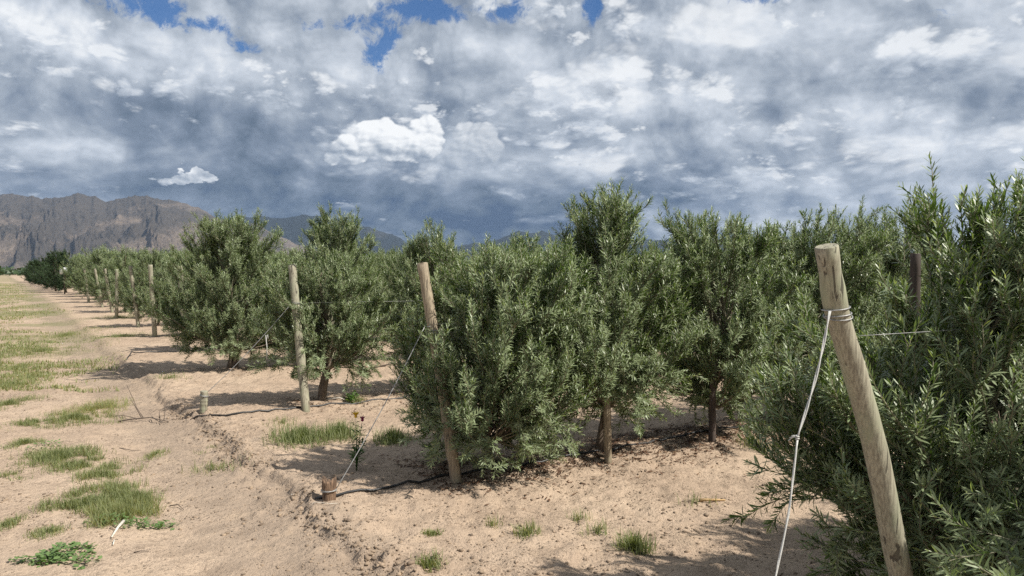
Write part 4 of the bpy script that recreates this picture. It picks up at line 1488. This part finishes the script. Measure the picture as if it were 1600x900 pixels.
def scatter(rng, N):
    y = 2.4 * (11 / 2.4) ** rng.uniform(size=N)
    x = y * rng.uniform(-.72, .62, N)
    keep = fbm(x * 1.1, y * 1.1, 3, .6, 61) > rng.uniform(.38, .60, N)
    return np.column_stack([x, y])[keep]


def along_edge(rng, N):
    s = rng.uniform(.15, 2.4, N)
    t = -1.22 + 0.30 * (fbm(s * 3.1, s * 0 + 2.0, 3, 0.6, 4) - 0.5) + rng.normal(0, .085, N)
    p = P1[None] + STEP[None] * s[:, None] + ROW[None] * t[:, None]
    return p[vnoise(p[:, 0] * 2.2, p[:, 1] * 2.2, 66) > .36]


sbag = Bag()
V, q = stones(30000, 1, scatter, .0026, .016)
sbag.add(V, [q])
V, q = stones(4200, 2, along_edge, .004, .019, .8)
sbag.add(V, [q])
so = sbag.build('soil_clods', M_clod, None, False)
kind(so, 'stuff')
so['label'] = 'small dark soil crumbs strewn over the sand and along the broken bank'
ps = gp(460, 779)
V, q = stones(1, 9, lambda r, n: np.array([[ps[0], ps[1]]]), .032, .034, .55)
so2 = Bag().add(V, [q]).build('pale_stone', mat_plain('white_stone', (.62, .58, .52), (.74, .71, .66), 20, .8, .3), None, False, ps)
tag(so2, 'flat whitish stone lying just left of the dark stump', 'stone')


def litter():
    rng = np.random.default_rng(19)
    b = Bag()
    for k_, t0, t1, n in ((1, -.2, 4, 5000), (2, -.35, 6.5, 19000), (3, -.2, 6, 5000), (4, -.2, 4, 1500)):
        t = rng.uniform(t0, t1, n)
        p = on_row(k_, 0)[None] + ROW[None] * t[:, None]
        nrm_ = np.array([ROW[1], -ROW[0]])
        lat = rng.normal(0, .31, n) + .02
        p = p + nrm_[None] * lat[:, None]
        p = p[vnoise(p[:, 0] * 3.5, p[:, 1] * 3.5, 71) > rng.uniform(.15, .6, n)]
        m_ = len(p)
        az = rng.uniform(0, 6.28, m_)
        d = norm(np.column_stack([np.cos(az), np.sin(az), rng.normal(0, .22, m_)]))
        s = norm(np.cross(d, np.column_stack([rng.normal(0, .35, (m_, 2)), np.ones(m_)])))
        c = np.column_stack([p, gz(p[:, 0], p[:, 1]) + rng.uniform(.004, .012, m_)])
        L = rng.uniform(.018, .055, m_)[:, None]
        w = L * rng.uniform(.09, .2, m_)[:, None]
        V = np.stack([c - d * L * .5, c + s * w, c + d * L * .5, c - s * w], 1).reshape(-1, 3)
        b.add(V, [np.arange(m_)[:, None] * 4 + np.arange(4)[None]], 0, np.repeat(np.clip(rng.normal(.4, .28, m_), 0, 1), 4))
    o = b.build('leaf_litter', M_litter, None, False)
    kind(o, 'stuff')
    o['label'] = 'brown fallen leaves lying on the soil under the olive rows'


litter()
